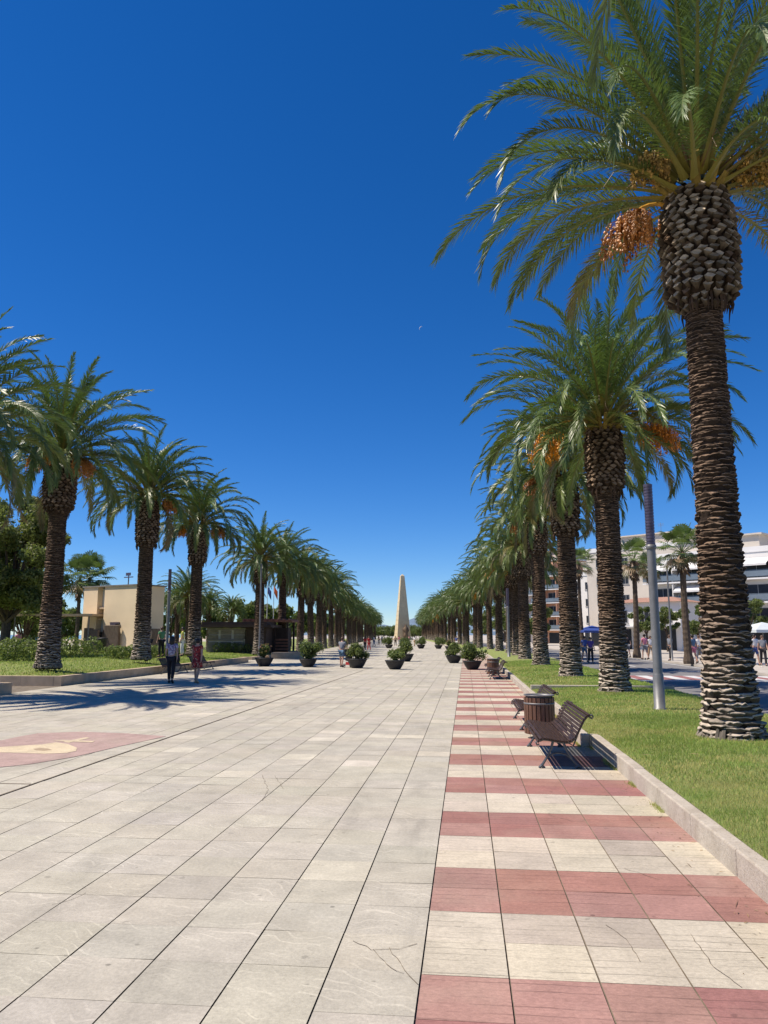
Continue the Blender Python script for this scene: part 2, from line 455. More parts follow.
def vnoise(x, y, s, seed=0):
    xs, ys = x * s, y * s; xi, yi = np.floor(xs).astype(int), np.floor(ys).astype(int); fx, fy = xs - xi, ys - yi
    fx = fx * fx * (3 - 2 * fx); fy = fy * fy * (3 - 2 * fy)
    def h(a, b):
        n = (a * 374761393 + b * 668265263 + seed * 1442695041) & 0x7fffffff
        n = ((n ^ (n >> 13)) * 1274126177) & 0x7fffffff
        return ((n ^ (n >> 16)) & 0xffff) / 65535.
    return (h(xi, yi) * (1 - fx) + h(xi + 1, yi) * fx) * (1 - fy) + (h(xi, yi + 1) * (1 - fx) + h(xi + 1, yi + 1) * fx) * fy
def lawn_z(x, y):
    u = np.clip((x - 1.95) / 4.2, 0, 1)
    return .175 + .09 * np.sin(np.pi * u) + .02 * vnoise(x, y, .7, 3)
lw = MB()
nx, ny = 18, 150
def lawn_sheet(mb, y0, y1, ny, nx=18, xa=None, xb=6.1):
    v = []; f = []
    for j in range(ny + 1):
        y = y0 + (y1 - y0) * j / ny; xl = (xa if xa is not None else 1.9)
        for i in range(nx + 1):
            x = xl + (xb - xl) * i / nx
            v.append((x + bend(y), y, float(lawn_z(np.float64(x), np.float64(y)))))
    for j in range(ny):
        for i in range(nx):
            a = j * (nx + 1) + i; f.append((a, a + 1, a + nx + 2, a + nx + 1))
    mb.add(v, f)
lawn_sheet(lw, -8, 13.2, 60, xa=2.13); lawn_sheet(lw, 13.2, 15.0, 8, xa=1.97); lawn_sheet(lw, 15.0, 22.0, 24, xa=2.13); lawn_sheet(lw, 22.0, 62, 60, xa=1.9); lawn_sheet(lw, 62, 330, 60, 6, xa=1.9)
tag(lw.build('lawn', 'lawn_soil', smooth=True), kind='structure')
eb = MB(); eb.box((1.93, 24.0, .1), (6.1, 24.28, .305)); tag(eb.build('lawn_edging', 'kerb_stone'), kind='structure')

def project(x, y, z):
    fw = -math.sin(YAW) * x + math.cos(YAW) * y; lt = math.cos(YAW) * x + math.sin(YAW) * y
    zc = fw * math.cos(TH) + (z - H) * math.sin(TH); yc = -fw * math.sin(TH) + (z - H) * math.cos(TH)
    return 384 + F * lt / zc, 512 - F * yc / zc, zc
def blades(mb, x, y, z, hgt, wid, dry, green=(.255, .385, .085), rg=rng):
    n = len(x); a = rg.uniform(0, 2 * np.pi, n); lean = rg.uniform(.1, .9, n); la = rg.uniform(0, 2 * np.pi, n)
    wx, wy = np.cos(a) * wid / 2, np.sin(a) * wid / 2
    b0 = np.stack([x - wx, y - wy, z - .01], 1); b1 = np.stack([x + wx, y + wy, z - .01], 1)
    t = np.stack([x + np.cos(la) * hgt * lean, y + np.sin(la) * hgt * lean, z + hgt], 1)
    V = np.stack([b0, b1, t], 1).reshape(-1, 3)
    gcol = np.array(green)[None] * rg.uniform(.6, 1.35, (n, 1)) * (.62 + .75 * (vnoise(x, y, .8, 31) * .5 + vnoise(x, y, 2.7, 32) * .5))[:, None] * np.stack([rg.uniform(.8, 1.25, n), np.ones(n), rg.uniform(.8, 1.2, n)], 1)
    dcol = np.array((.60, .48, .20))[None] * rg.uniform(.7, 1.25, (n, 1))
    c = gcol * (1 - dry[:, None]) + dcol * dry[:, None]
    mb.add(V, np.arange(3 * n).reshape(n, 3), np.repeat(c, 3, 0))
gb = MB()
for (y0, y1, dens, h0, w0) in ((3.5, 9, 3800, .045, .0062), (9, 16, 2100, .048, .010), (16, 26, 800, .052, .018), (26, 48, 260, .06, .035)):
    n = int((y1 - y0) * 4.15 * dens); x = rng.uniform(1.96, 6.1, n); y = rng.uniform(y0, y1, n)
    kx = np.where((y < 13.2) | ((y > 15) & (y < 22)), 2.125, np.where(y < 15, 1.965, 1.91)); ok = x > kx
    px, py, zc = project(x, y, np.full(n, .2)); ok &= (px < 768 + 900 / np.maximum(zc, 1) ) & (zc > .5)
    ok &= ~((y > 24) & (y < 24.28))
    x, y, kx = x[ok], y[ok], kx[ok]; n = len(x)
    nz = vnoise(x, y, .6, 1) * .45 + vnoise(x, y, 1.9, 2) * .4 + vnoise(x, y, 6., 5) * .15
    edge = np.exp(-(x - kx) / .16)
    p = np.clip((nz - .46) * 4.2, 0, .8) + np.clip(np.exp(-(x - kx) / .28) * (vnoise(x, y, 1.6, 9) - .22) * 2.2, 0, .9)
    for (tx, ty) in ((4.02, 12.6), (4.06, 22.2), (3.9, 30.), (3.85, 41.2)):
        dd = np.hypot(x - tx, y - ty); p = np.maximum(p, np.clip(1.5 - dd / .62, 0, .92))
    dry = np.where(rng.random(n) < p, rng.uniform(.5, 1., n), rng.uniform(0, .15, n))
    hh = h0 * rng.uniform(.5, 1.25, n) * (1 - .35 * p)
    blades(gb, x, y, lawn_z(x, y), hh, w0 * rng.uniform(.7, 1.3, n), dry)
# tufts along the foot of the kerb
n = 9000; yy = rng.uniform(4, 24, n); ok = vnoise(yy, yy * 0, 1.7, 21) > .58; yy = yy[ok]; n = len(yy)
kx = np.where((yy < 13.2) | (yy > 15), 2.0, 1.84)
blades(gb, kx - np.abs(rng.normal(0, .03, n)) - .005, yy, np.zeros(n), rng.uniform(.012, .05, n), np.full(n, .007), rng.uniform(.0, .9, n))
tag(gb.build('lawn_grass', 'grass_leaf'), 'short mown grass with straw coloured dry patches', 'grass', kind='stuff')

# fallen leaflets and crumbs lying by the kerb and on the lawn
lt = MB(); n = 520
for i in range(n):
    y = 4 + 22 * rng.random() ** 1.3; kx = float(kerb_x(y)); on = rng.random() < .6
    x = kx - abs(rng.normal(0, .22)) - .01 if on else kx + .2 + rng.random() * 3.6
    z = .004 if on else float(lawn_z(np.float64(x), np.float64(y))) + .035
    a = rng.uniform(0, 6.28); l = rng.uniform(.006, .025) if rng.random() < .9 else rng.uniform(.04, .11); w = rng.uniform(.002, .005)
    dx, dy = math.cos(a) * l, math.sin(a) * l; wx, wy = -math.sin(a) * w, math.cos(a) * w
    lt.add([(x - dx, y - dy, z), (x + wx, y + wy, z + .004), (x + dx, y + dy, z + .002), (x - wx, y - wy, z + .001)], [(0, 1, 2, 3)], np.array((.23, .155, .08)) * rng.uniform(.5, 1.6))
tag(lt.build('leaf_litter', 'rachis'), 'dry palm leaflets and crumbs scattered along the kerb', 'leaf litter', kind='stuff')

# road, far pavement, markings
tag(strip_poly(6.24, 13.2, YS[1:], .0).build('road', 'asphalt'), kind='structure')
pv = strip_poly(13.2, 24, YS[1:], .12)
for y in np.arange(0, 300, 6.):
    pv.add([(13.2 + bend(y), y, 0), (13.2 + bend(y + 6), y + 6, 0), (13.2 + bend(y + 6), y + 6, .12), (13.2 + bend(y), y, .12)], [(0, 1, 2, 3)])
tag(pv.build('pavement', 'tan_paving'), kind='structure')
rm = MB()
for k in range(13):
    x = 6.5 + .51 * k
    rm.box((x, 33.0, .001), (x + .5, 36.2, .005), mi=k % 2)
for y in np.arange(6, 150, 4.5):
    if 30 < y < 38: continue
    rm.box((9.65 + bend(y), y, .001), (9.77 + bend(y), y + 2., .005))
rm.box((6.6, 8, .001), (6.72, 32.6, .005)); rm.box((12.7, 8, .001), (12.82, 32.6, .005)); rm.box((6.6, 36.6, .001), (6.72, 62, .005)); rm.box((12.7, 36.6, .001), (12.82, 62, .005))
rm.box((6.75, 32.2, .001), (12.65, 32.5, .005))
rm.box((10.6, 28.5, .001), (12.6, 28.8, .005)); rm.box((10.6, 40.5, .001), (12.6, 40.8, .005))
tag(rm.build('road_markings', ['white_paint', 'red_paint']), kind='structure')

# hills on the horizon
hm = MB(); nn = 120; v = []; f = []
for i in range(nn + 1):
    a = -45 + 90 * i / nn; s, c_ = math.sin(R(a)), math.cos(R(a)); d = 5200
    hh = 60 + 135 * (.5 + .5 * math.sin(a * .35 + 1.2)) * (.6 + .4 * math.sin(a * 1.1)) + 14 * math.sin(a * 2.7) + 8 * math.sin(a * 6.1)
    hh *= 1. if a > -12 else max(0.02, 1 - (-12 - a) / 8)
    v += [(d * s, d * c_, -5), ((d + 700) * s, (d + 700) * c_, max(2, hh)), ((d + 1800) * s, (d + 1800) * c_, -5)]
for i in range(nn):
    a = 3 * i; f += [(a, a + 3, a + 4, a + 1), (a + 1, a + 4, a + 5, a + 2)]
hm.add(v, f); tag(hm.build('hills', 'hill', smooth=True), kind='structure')

# left raised lawns behind low walls
def raised(name, x0, x1, y0, y1, h, label, slope=.3):
    e = empty(name, (x1, y0, 0), label, 'planter')
    w = .3; b = MB()
    y = y0
    while y < y1 - .01:
        yb = min(y1, y + 2.); b.box((x1 - w - x1, y + .004 - y0, -.06), (0, yb - .004 - y0, h)); y = yb
    x = x0
    while x < x1 - w - .01:
        xb = min(x1 - w, x + 2.); b.box((x + .004 - x1, 0, -.06), (xb - .004 - x1, w, h)); b.box((x + .004 - x1, y1 - y0 - w, -.06), (xb - .004 - x1, y1 - y0, h)); x = xb
    b.build('planter_wall', 'concrete_wall', e)
    l = MB(); nx_, ny_ = 24, max(6, int((y1 - y0) / 1.5)); v = []; f = []
    def zz(x, y):
        ed = min((x1 - w - x) / 3.2, (y - y0 - w) / 3.2, (y1 - w - y) / 3.2, 1)
        return h - .03 + slope * max(0, ed) + .03 * float(vnoise(np.float64(x), np.float64(y), .5, 4))
    xs = [x1 - w - (x1 - w - x0) * (i / nx_) ** 1.6 for i in range(nx_ + 1)]; ys = [y0 + w + (y1 - y0 - 2 * w) * j / ny_ for j in range(ny_ + 1)]
    for yv in ys:
        for xv in xs: v.append((xv - x1, yv - y0, zz(xv, yv)))
    for j in range(ny_):
        for i in range(nx_):
            a = j * (nx_ + 1) + i; f.append((a + 1, a, a + nx_ + 1, a + nx_ + 2))
    l.add(v, f); l.build('turf', 'lawn_soil', e, smooth=True)
    gm = MB(); n = int(min(26000, (y1 - y0) * 12 * 150)); gx = x1 - w - rng.uniform(0, 1, n) ** 1.5 * min(12., x1 - x0 - 2 * w - .1); gy = rng.uniform(y0 + w, y1 - w, n)
    gz = np.array([zz(a, b_) for a, b_ in zip(gx, gy)])
    nz = vnoise(gx, gy, .9, 6)
    blades(gm, gx - x1, gy - y0, gz, .07 * rng.uniform(.5, 1.3, n), np.full(n, .04), np.where(rng.random(n) < np.clip((nz - .5) * 1.5, .03, .6), .8, .08), (.24, .36, .08))
    gr = gm.build('grass', 'grass_leaf', e); gr['kind'] = 'stuff'
    return zz
ZZ1 = raised('raised_planter', -44, -14.45, 26.8, 51, .34, 'raised lawn behind a low sandy wall, with the long clipped hedge')
ZZ0 = raised('raised_planter', -44, -14.1, 8, 23.2, .34, 'raised lawn whose wall end shows at the left edge of the photo')
ZZ2 = raised('raised_planter', -44, -15.6, 56, 74, .22, 'low raised lawn just behind the first potted shrubs on the left', .2)
lf = strip_poly(lambda y: -60 + bend(y), lambda y: -15.8 + bend(y), [78, 82, 90, 100, 150, 200, 300, 380], .06)
tag(lf.build('far_lawn', 'lawn_soil'), kind='structure')

# ================================================================== PALMS
def frond(mb, rg, L, el0, droop, az, base, Mn=56, leaflen=.5, width=.030, tone=None, roll=0., old=0.):
    Nr = 15; t = np.linspace(0, 1, Nr); el = el0 - droop * t ** 1.75
    azs = az + rg.normal(0, .16) * t ** 1.5
    T = np.stack([np.cos(el) * np.cos(azs), np.cos(el) * np.sin(azs), np.sin(el)], 1)
    P = np.zeros((Nr, 3)); P[0] = base; P[1:] = base + np.cumsum((T[:-1] + T[1:]) / 2 * (L / (Nr - 1)), 0)
    N = np.stack([-np.sin(el) * np.cos(azs), -np.sin(el) * np.sin(azs), np.cos(el)], 1); S = np.cross(T, N)
    rl = roll * t; S, N = S * np.cos(rl)[:, None] + N * np.sin(rl)[:, None], N * np.cos(rl)[:, None] - S * np.sin(rl)[:, None]
    rr = np.interp(t, [0, .06, .25, 1], [.062, .042, .026, .005])
    rs = np.stack([P + S * (rr * 1.25)[:, None], P + N * (rr * .6)[:, None], P - S * (rr * 1.25)[:, None], P - N * (rr * .6)[:, None]], 1).reshape(-1, 3)
    fs = [(i * 4 + k, i * 4 + (k + 1) % 4, i * 4 + 4 + (k + 1) % 4, i * 4 + 4 + k) for i in range(Nr - 1) for k in range(4)]
    rc = np.array((.23, .20, .045))[None] * (1 - t[:, None]) ** 1.5 + np.array((.12, .15, .04))[None] * (1 - (1 - t[:, None]) ** 1.5)
    mb.add(rs, fs, np.repeat(rc, 4, 0), 1)
    s = np.linspace(.13, .995, Mn); s = np.concatenate([s, s + .4 / Mn]).clip(0, 1); sg = np.concatenate([np.ones(Mn), -np.ones(Mn)]); n = len(s)
    def ip(A): return np.stack([np.interp(s, t, A[:, k]) for k in range(3)], 1)
    p, TT, NN, SS = ip(P), ip(T), ip(N), ip(S)
    s2 = np.clip((s - .1) / .9, 0, 1)
    l = leaflen * (np.interp(s2, [0, .12, .4, .75, 1], [.35, .75, 1., .85, .45])) * rg.uniform(.88, 1.1, n)
    a = np.interp(s2, [0, .5, 1], [R(54), R(40), R(18)]) + rg.normal(0, .09, n)
    v = rg.choice([R(8), R(26), R(44)], n) + rg.normal(0, .1, n) - old * .3
    LS = SS * sg[:, None]
    side = LS * np.cos(v)[:, None] + NN * np.sin(v)[:, None]; nl = NN * np.cos(v)[:, None] - LS * np.sin(v)[:, None]
    D = TT * np.cos(a)[:, None] + side * np.sin(a)[:, None]
    W = np.cross(D, nl); W /= np.linalg.norm(W, axis=1, keepdims=True) + 1e-9
    grav = rg.uniform(.08, .30, n) * (1 + old)
    mid = p + D * (l * .5)[:, None]; mid[:, 2] -= grav * l * .18
    tip = p + D * l[:, None]; tip[:, 2] -= grav * l
    w = width * rg.uniform(.8, 1.15, n)[:, None] / 2
    V = np.stack([p - W * w * .7, p + W * w * .7, mid + W * w, mid - W * w, tip], 1).reshape(-1, 3)
    i5 = np.arange(n)[:, None] * 5
    tone = np.array(tone); c = tone[None] * rg.uniform(.78, 1.22, (n, 1)); c5 = np.repeat(c, 5, 0)
    k = mb.n
    mb.add(V, i5 + np.array([[0, 1, 2, 3]]), c5, 0)
    mb.n -= 0
    # tips as triangles
    mb.f.extend((i5 + np.array([[3, 2, 4]]) + k).tolist()); mb.m.extend([0] * n)
    return P

def crown(seed, nf=92, L=3.9, r0=.46, low=0, spread=1., Mn=80, extra=()):
    rg = np.random.default_rng(seed); mb = MB()
    for i in range(nf):
        a = (i + .5) / nf
        az = i * 2.399963 + rg.normal(0, .14)
        el0 = R(86 - (86 - low) * a ** .82) + rg.normal(0, R(5))
        droop = R(52 + 62 * a ** .7) * rg.uniform(.75, 1.25) * spread
        if a > .72: droop *= .9
        LL = L * (.80 + .25 * math.sin(math.pi * min(1, a * .9 + .12))) * rg.uniform(.88, 1.1)
        rad = r0 * min(1, .15 + a * 1.1); zb = .75 * (1 - a) ** 1.2 - .05
        base = np.array((rad * math.cos(az), rad * math.sin(az), zb))
        y = rg.random()
        tone = np.array((.090, .145, .040)) * rg.uniform(.7, 1.3)
        if a > .6: tone = tone * .95 + np.array((.05, .034, .0)) * rg.random()
        if a > .88 and rg.random() < .35: tone = np.array((.19, .165, .06))
        if a > .9 and rg.random() < .12 and seed != 11: tone = np.array((.20, .135, .07)); el0 -= R(rg.uniform(20, 45))
        frond(mb, rg, LL, el0, droop, az, base, Mn, .45 * L / 3.9, .027 * 96 / Mn, tone, rg.normal(0, .5), max(0, a - .5) * .9)
    for (az, el0, droop, LL) in extra:
        frond(mb, rg, LL, R(el0), R(droop), R(az), np.array((r0 * math.cos(R(az)), r0 * math.sin(R(az)), .05)), Mn, .46, .034, (.12, .15, .045), .2, .3)
    # dry fibre and stalk tangle at the heart
    for i in range(60):
        az = rg.uniform(0, 6.283); el = rg.uniform(-.3, 1.1); l = rg.uniform(.4, 1.1); q = np.array((r0 * .8 * math.cos(az), r0 * .8 * math.sin(az), rg.uniform(0, .4)))
        d = np.array((math.cos(az) * math.cos(el), math.sin(az) * math.cos(el), math.sin(el)))
        e = q + d * l; e2 = e + np.array((d[0] * .2, d[1] * .2, -.3 * l))
        mb.tube([q, (q + e) / 2, e, e2], [.02, .012, .008, .004], 4, (.20, .13, .06), 1, cap=False)
    return mb.mesh('crown', ['palm_leaf', 'rachis'])

def trunk_mesh(seed, hz, rb, rm, rt, fine_top=True):
    """tapered trunk set with rings of projecting leaf scars"""
    rg = np.random.default_rng(seed); mb = MB()
    def rad(z):
        u = z / hz
        return rm + (rt - rm) * max(0, (u - .3) / .7) + (rb - rm) * math.exp(-z / .55) + (rb - rm) * .25 * max(0, 1 - u / .5)
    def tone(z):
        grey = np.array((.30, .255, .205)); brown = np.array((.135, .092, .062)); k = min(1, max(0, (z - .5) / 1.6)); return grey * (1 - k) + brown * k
    nz = 40
    mb.lathe([(rad(hz * i / nz) - .012, hz * i / nz - .1) for i in range(nz + 1)], 20, (.035, .024, .017))
    z = .0; row = 0
    while z < hz - .03:
        r = rad(z); k = (z / hz)
        hgt = (.115 - .050 * k) * rg.uniform(.8, 1.2); w = .27 - .09 * k
        n = max(6, int(2 * math.pi * r / w)); off = (row % 2) * math.pi / n + rg.normal(0, .05)
        out = (.046 - .028 * min(1, k * 1.2))
        for i in range(n):
            if rg.random() < .03: continue
            a = 2 * math.pi * i / n + off + rg.normal(0, .05); hw = math.pi / n * rg.uniform(.85, 1.35)
            zz = z + rg.normal(0, hgt * .24); o = out * rg.uniform(.55, 1.35); h = hgt * rg.uniform(.75, 1.1)
            def pt(da, dz, rr): return ((rr) * math.cos(a + da), (rr) * math.sin(a + da), zz + dz)
            rr = rad(max(0, zz))
            m_ = 7; us = np.linspace(-1, 1, m_); dz = rg.normal(0, h * .10, m_); oo = np.clip(o * (1 - us ** 2) ** .6 * rg.uniform(.75, 1.2, m_), .004, None)
            rim = [pt(hw * u * 1.03, h * .04 + d_, rr + q_) for u, d_, q_ in zip(us, dz, oo)]
            low = [pt(hw * u * 1.03, -h * .07 + d_, rr + q_ * .96) for u, d_, q_ in zip(us, dz, oo)]
            top = [pt(hw * u * .6, h * .26, rr - .014) for u in (-1, 0, 1)]
            bot = [pt(-hw * .35, -h * .85, rr - .012), pt(hw * .35, -h * .85, rr - .012)]
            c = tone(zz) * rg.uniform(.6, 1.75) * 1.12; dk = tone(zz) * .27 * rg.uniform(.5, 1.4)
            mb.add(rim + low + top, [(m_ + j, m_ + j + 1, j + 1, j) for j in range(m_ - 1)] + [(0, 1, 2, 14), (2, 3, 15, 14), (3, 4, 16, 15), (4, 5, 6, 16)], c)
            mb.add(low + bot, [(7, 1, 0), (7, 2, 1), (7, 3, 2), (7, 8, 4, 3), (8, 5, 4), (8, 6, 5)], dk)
        z += hgt * .62; row += 1
    # root skirt
    for i in range(60):
        a = rg.uniform(0, 6.283); r = rad(0)
        mb.tube([(r * .92 * math.cos(a), r * .92 * math.sin(a), rg.uniform(.05, .18)), (r * 1.06 * math.cos(a), r * 1.06 * math.sin(a), .03), (r * 1.1 * math.cos(a + .1), r * 1.1 * math.sin(a + .1), -.06)], [.025, .03, .02], 5, np.array((.22, .19, .155)) * rg.uniform(.6, 1.2))
    return mb.mesh('trunk', 'palm_bark')

def collar_mesh(seed, hc, rbot, rmax, rtop, w=.20, pale=(.30, .215, .145)):
    """the swollen top of the trunk: rows of cut leaf bases, like a pineapple"""
    rg = np.random.default_rng(seed); mb = MB()
    def rad(z):
        u = min(1, max(0, z / hc))
        if u < .18: return rbot + (rmax - rbot) * math.sin(u / .18 * math.pi / 2) * .92
        if u < .55: return rmax * (.92 + .08 * (u - .18) / .37)
        return rmax + (rtop - rmax) * ((u - .55) / .45) ** 1.5
    mb.lathe([(rbot * .6, -.02)] + [(rad(hc * i / 20) - .05, hc * i / 20) for i in range(21)] + [(.05, hc + .12)], 20, (.03, .02, .014))
    z = .0; row = 0
    while z < hc:
        r = rad(z); h = .15 * rg.uniform(.92, 1.06); n = max(7, int(round(2 * math.pi * r / w))); off = (row % 2) * math.pi / n
        for i in range(n):
            a = 2 * math.pi * i / n + off + rg.normal(0, .025); hw = math.pi / n * rg.uniform(.80, .98); zz = z + rg.normal(0, .014); o = rg.uniform(.0, .06)
            rr = rad(zz) 
            if z < .12: o -= .02
            def pt(da, dz, q): return (q * math.cos(a + da), q * math.sin(a + da), zz + dz)
            j1, j2, j3 = rg.normal(0, .012, 3); outer = [pt(-hw, j1, rr + o - .012), pt(-hw * .3, -h * .34 + j2, rr + o + .018), pt(hw * .38, -h * .34 + j3, rr + o + .018), pt(hw, j3, rr + o - .012), pt(hw * .3, h * .30 + j1, rr + o - .04), pt(-hw * .35, h * .30 + j2, rr + o - .04)]
            inner = [pt(-hw * .7, -h * .1, rr - .09), pt(-hw * .3, -h * .75, rr - .07), pt(hw * .3, -h * .75, rr - .07), pt(hw * .7, -h * .1, rr - .09), pt(hw * .2, h * .25, rr - .1), pt(-hw * .2, h * .25, rr - .1)]
            c = np.array(pale) * rg.uniform(.4, 1.3)
            if rg.random() < .12: c = np.array((.15, .10, .065))
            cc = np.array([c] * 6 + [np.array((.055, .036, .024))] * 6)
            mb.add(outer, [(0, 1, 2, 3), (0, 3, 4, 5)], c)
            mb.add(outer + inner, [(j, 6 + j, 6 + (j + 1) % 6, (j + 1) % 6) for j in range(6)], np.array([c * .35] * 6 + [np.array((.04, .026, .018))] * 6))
        z += h * .70; row += 1
    # green petiole stubs around the rim
    for i in range(16):
        a = i * .4 + rg.normal(0, .1); r = rtop * .85
        d = rg.uniform(.2, .5)
        mb.tube([(r * math.cos(a), r * math.sin(a), hc - .12), ((r + d) * math.cos(a), (r + d) * math.sin(a), hc + rg.uniform(.05, .5))], [.085, .055], 5, np.array((.26, .19, .05)) * rg.uniform(.6, 1.1), flat=.5)
    # loose fibre under the rim
    for i in range(26):
        a = rg.uniform(0, 6.283); r = rbot * 1.05 + rg.uniform(0, .1)
        mb.tube([(r * math.cos(a), r * math.sin(a), .12), ((r + .03) * math.cos(a), (r + .03) * math.sin(a), -.05), ((r) * math.cos(a), (r) * math.sin(a), -rg.uniform(.12, .3))], [.03, .022, .006], 4, np.array((.07, .045, .03)) * rg.uniform(.6, 1.3))
    return mb.mesh('leaf_base_collar', 'palm_bark')

def fruit_mesh(seed, L=.95, stalk=1.0, col=(.78, .34, .02), el=.45, size=1.):
    """a bunch of hanging dates on an arching stalk; the stalk starts at the origin and runs along +X"""
    rg = np.random.default_rng(seed); mb = MB()
    pts = []; p = np.array((0., 0., 0.)); e = el
    for i in range(7):
        pts.append(p.copy()); p = p + np.array((math.cos(e), 0, math.sin(e))) * stalk / 6; e -= .28
    mb.tube(pts, [.035, .034, .032, .03, .028, .026, .022], 6, (.50, .26, .03))
    end = pts[-1]; start = pts[-3]
    for i in range(120):
        k = rg.random(); q = start * (1 - k) + end * k
        a = rg.uniform(0, 6.283); s = rg.uniform(.15, .42) * size; l = L * rg.uniform(.5, 1.)
        e1 = q + np.array((math.cos(a) * s + .10, math.sin(a) * s, -.08 - .2 * l)); e2 = q + np.array((math.cos(a) * s * 1.05 + .14, math.sin(a) * s * 1.05, -l))
        c = np.array(col) * rg.uniform(.65, 1.3)
        mb.tube([q, e1, e2], [.007, .006, .005], 3, c, cap=False)
        for j in range(7):
            u = rg.uniform(.1, 1.); b = (e1 * (1 - u) + e2 * u) + rg.normal(0, .02, 3); z = rg.uniform(.018, .030)
            mb.add([b + (z, 0, 0), b + (0, z, 0), b - (z, 0, 0), b - (0, z, 0), b + (0, 0, z * 1.4), b - (0, 0, z * 1.4)],
                   [(0, 1, 4), (1, 2, 4), (2, 3, 4), (3, 0, 4), (1, 0, 5), (2, 1, 5), (3, 2, 5), (0, 3, 5)], c * rg.uniform(.7, 1.25))
    return mb.mesh('fruit_cluster', 'fruit')

CR = [crown(11, 84, 4.2, .5, 3, .92, 120), crown(12, 108, 3.9, .46, -8, .92, 88), crown(13, 98, 3.45, .45, -16, 1.), crown(14, 94, 3.4, .46, -6, .95), crown(15, 92, 3.4, .44, -12, 1.05)]
TR = [(trunk_mesh(21, 7.05, .44, .325, .275), 7.05), (trunk_mesh(22, 5.7, .415, .335, .325), 5.7), (trunk_mesh(23, 5.5, .42, .345, .33), 5.5), (trunk_mesh(24, 6.1, .45, .36, .32), 6.1), (trunk_mesh(25, 5.3, .41, .335, .32), 5.3)]
CO = [(collar_mesh(31, 2.05, .34, .60, .48, .18, (.47, .385, .285)), 2.05), (collar_mesh(32, 1.9, .36, .54, .46, .19), 1.9), (collar_mesh(33, 2.3, .38, .55, .45, .2), 2.3), (collar_mesh(34, 2.2, .37, .62, .48, .2), 2.2), (collar_mesh(35, 1.6, .36, .52, .44, .2), 1.6)]
CR.append(crown(16, 90, 3.6, .48, 0, 1., 96, ((126, 12, 96, 5.2), (133, 20, 98, 5.0))))
FR = [fruit_mesh(41, 1.0, 1.5, el=.35), fruit_mesh(42, .95, 1.35, (.66, .24, .025), .4), fruit_mesh(43, .8, .8, (.42, .17, .04)), fruit_mesh(44, .55, .6, (.40, .25, .06), .9, .75), fruit_mesh(45, .8, .55, (.62, .25, .03), .5, .85)]

def palm(x, y, z, ti, ci, cri, label, rz=0, sc=1., fruits=(), group='date palms lining the promenade', lean=0.):
    e = empty('date_palm', (x, y, z), label, 'palm tree', 0, group, sc)
    if lean: e.rotation_euler = (random.gauss(0, lean), random.gauss(0, lean), 0)
    tm, th = TR[ti]; cm, ch = CO[ci]
    link('trunk', tm, e, (0, 0, 0), rz)
    link('leaf_base_collar', cm, e, (0, 0, th - .12), rz)
    top = th - .12 + ch
    link('crown', CR[cri], e, (0, 0, top), rz)
    for (fi, az, dz) in fruits:
        link('fruit_cluster', FR[fi], e, (.42 * math.cos(az), .42 * math.sin(az), top + dz), az)
    return e
def lawnz(x, y): return float(lawn_z(np.float64(x), np.float64(y)))

W_ = math.pi
pr = [
    (3.95, 3.4, 0, 0, 5, 0., .98, (), 'tall palm nearest the camera, only its frond tips showing at the top edge'),
    (4.02, 12.6, 0, 0, 0, .4, 1.0, ((3, W_ + .5, .40), (3, -.5, .3), (2, W_ + .1, -.25)), 'tallest palm in the right foreground, its trunk full length beside the road'),
    (4.06, 22.2, 1, 1, 1, 1.1, 1.0, ((0, W_ + .05, .15), (1, -.15, .35)), 'second palm on the right lawn, with orange date bunches, behind the grey lamp post'),
    (3.9, 30.0, 2, 2, 2, .2, 1.0, ((2, W_ + .1, .05),), 'third palm on the right lawn, left of the orange date bunch'),
    (3.85, 41.2, 3, 1, 3, 2.0, .97, ((2, W_, .1),), 'fourth palm on the right lawn, just beyond the far pair of benches'),
    (3.8, 51.5, 2, 3, 4, .8, .97, (), 'fifth palm on the right, its dark trunk left of the fourth'),
    (3.9, 60.5, 4, 4, 1, 3., 1.0, (), 'sixth palm of the right row, beside the large right-hand potted shrubs'),
    (4.0, 69.0, 1, 1, 2, 4., 1.0, ((0, W_ + .2, .3), (0, W_ + 1.2, .3)), 'seventh palm of the right row, yellow date bunches high in its crown'),
]
for i, (x, y, ti, ci, cri, rz, sc, fr, lab) in enumerate(pr):
    palm(x + bend(y), y, lawnz(x, y) - .03, ti, ci, cri, lab, rz, sc, fr)
y = 77.; k = 0
while y < 330:
    x = 4.0 + bend(y) + random.uniform(-.2, .2)
    palm(x, y, .15, random.randrange(1, 5), random.randrange(1, 5), random.randrange(1, 5), 'distant palm in the long right-hand row', random.uniform(0, 6.2), random.uniform(.86, 1.08), ((random.choice([0, 4]), random.uniform(2, 5), .2),) if random.random() < .3 else (), 'far palms of the right row', .02)
    y += random.uniform(7.6, 9.6); k += 1
pl = [
    (-15.5, 21.2, .6, 4, 1, 1, .3, 1.0, (), 'palm cut by the left edge, only its drooping fronds in view'),
    (-16.0, 28.6, .62, 3, 3, 1, 2.1, 1.0, ((4, 3.4, .25), (4, -1.9, .3), (2, -.3, .0)), 'largest left-hand palm, leaning trunk in front of the clipped hedge'),
    (-15.9, 37.0, .70, 2, 2, 3, .7, 1.03, ((2, 0, .1),), 'left palm with its trunk in front of the sandy yellow building'),
    (-16.6, 46.4, .72, 4, 2, 4, 1.6, 1.05, ((4, 3.4, .1), (2, .2, .1)), 'left palm behind the two walking women'),
    (-15.9, 58.8, .42, 2, 4, 2, 2.9, 1.02, (), 'left palm rising behind the leftmost bowl planter'),
    (-16.1, 67.5, .4, 3, 4, 1, 3.3, .98, (), 'left palm behind the flags, two along from the walking women'),
]
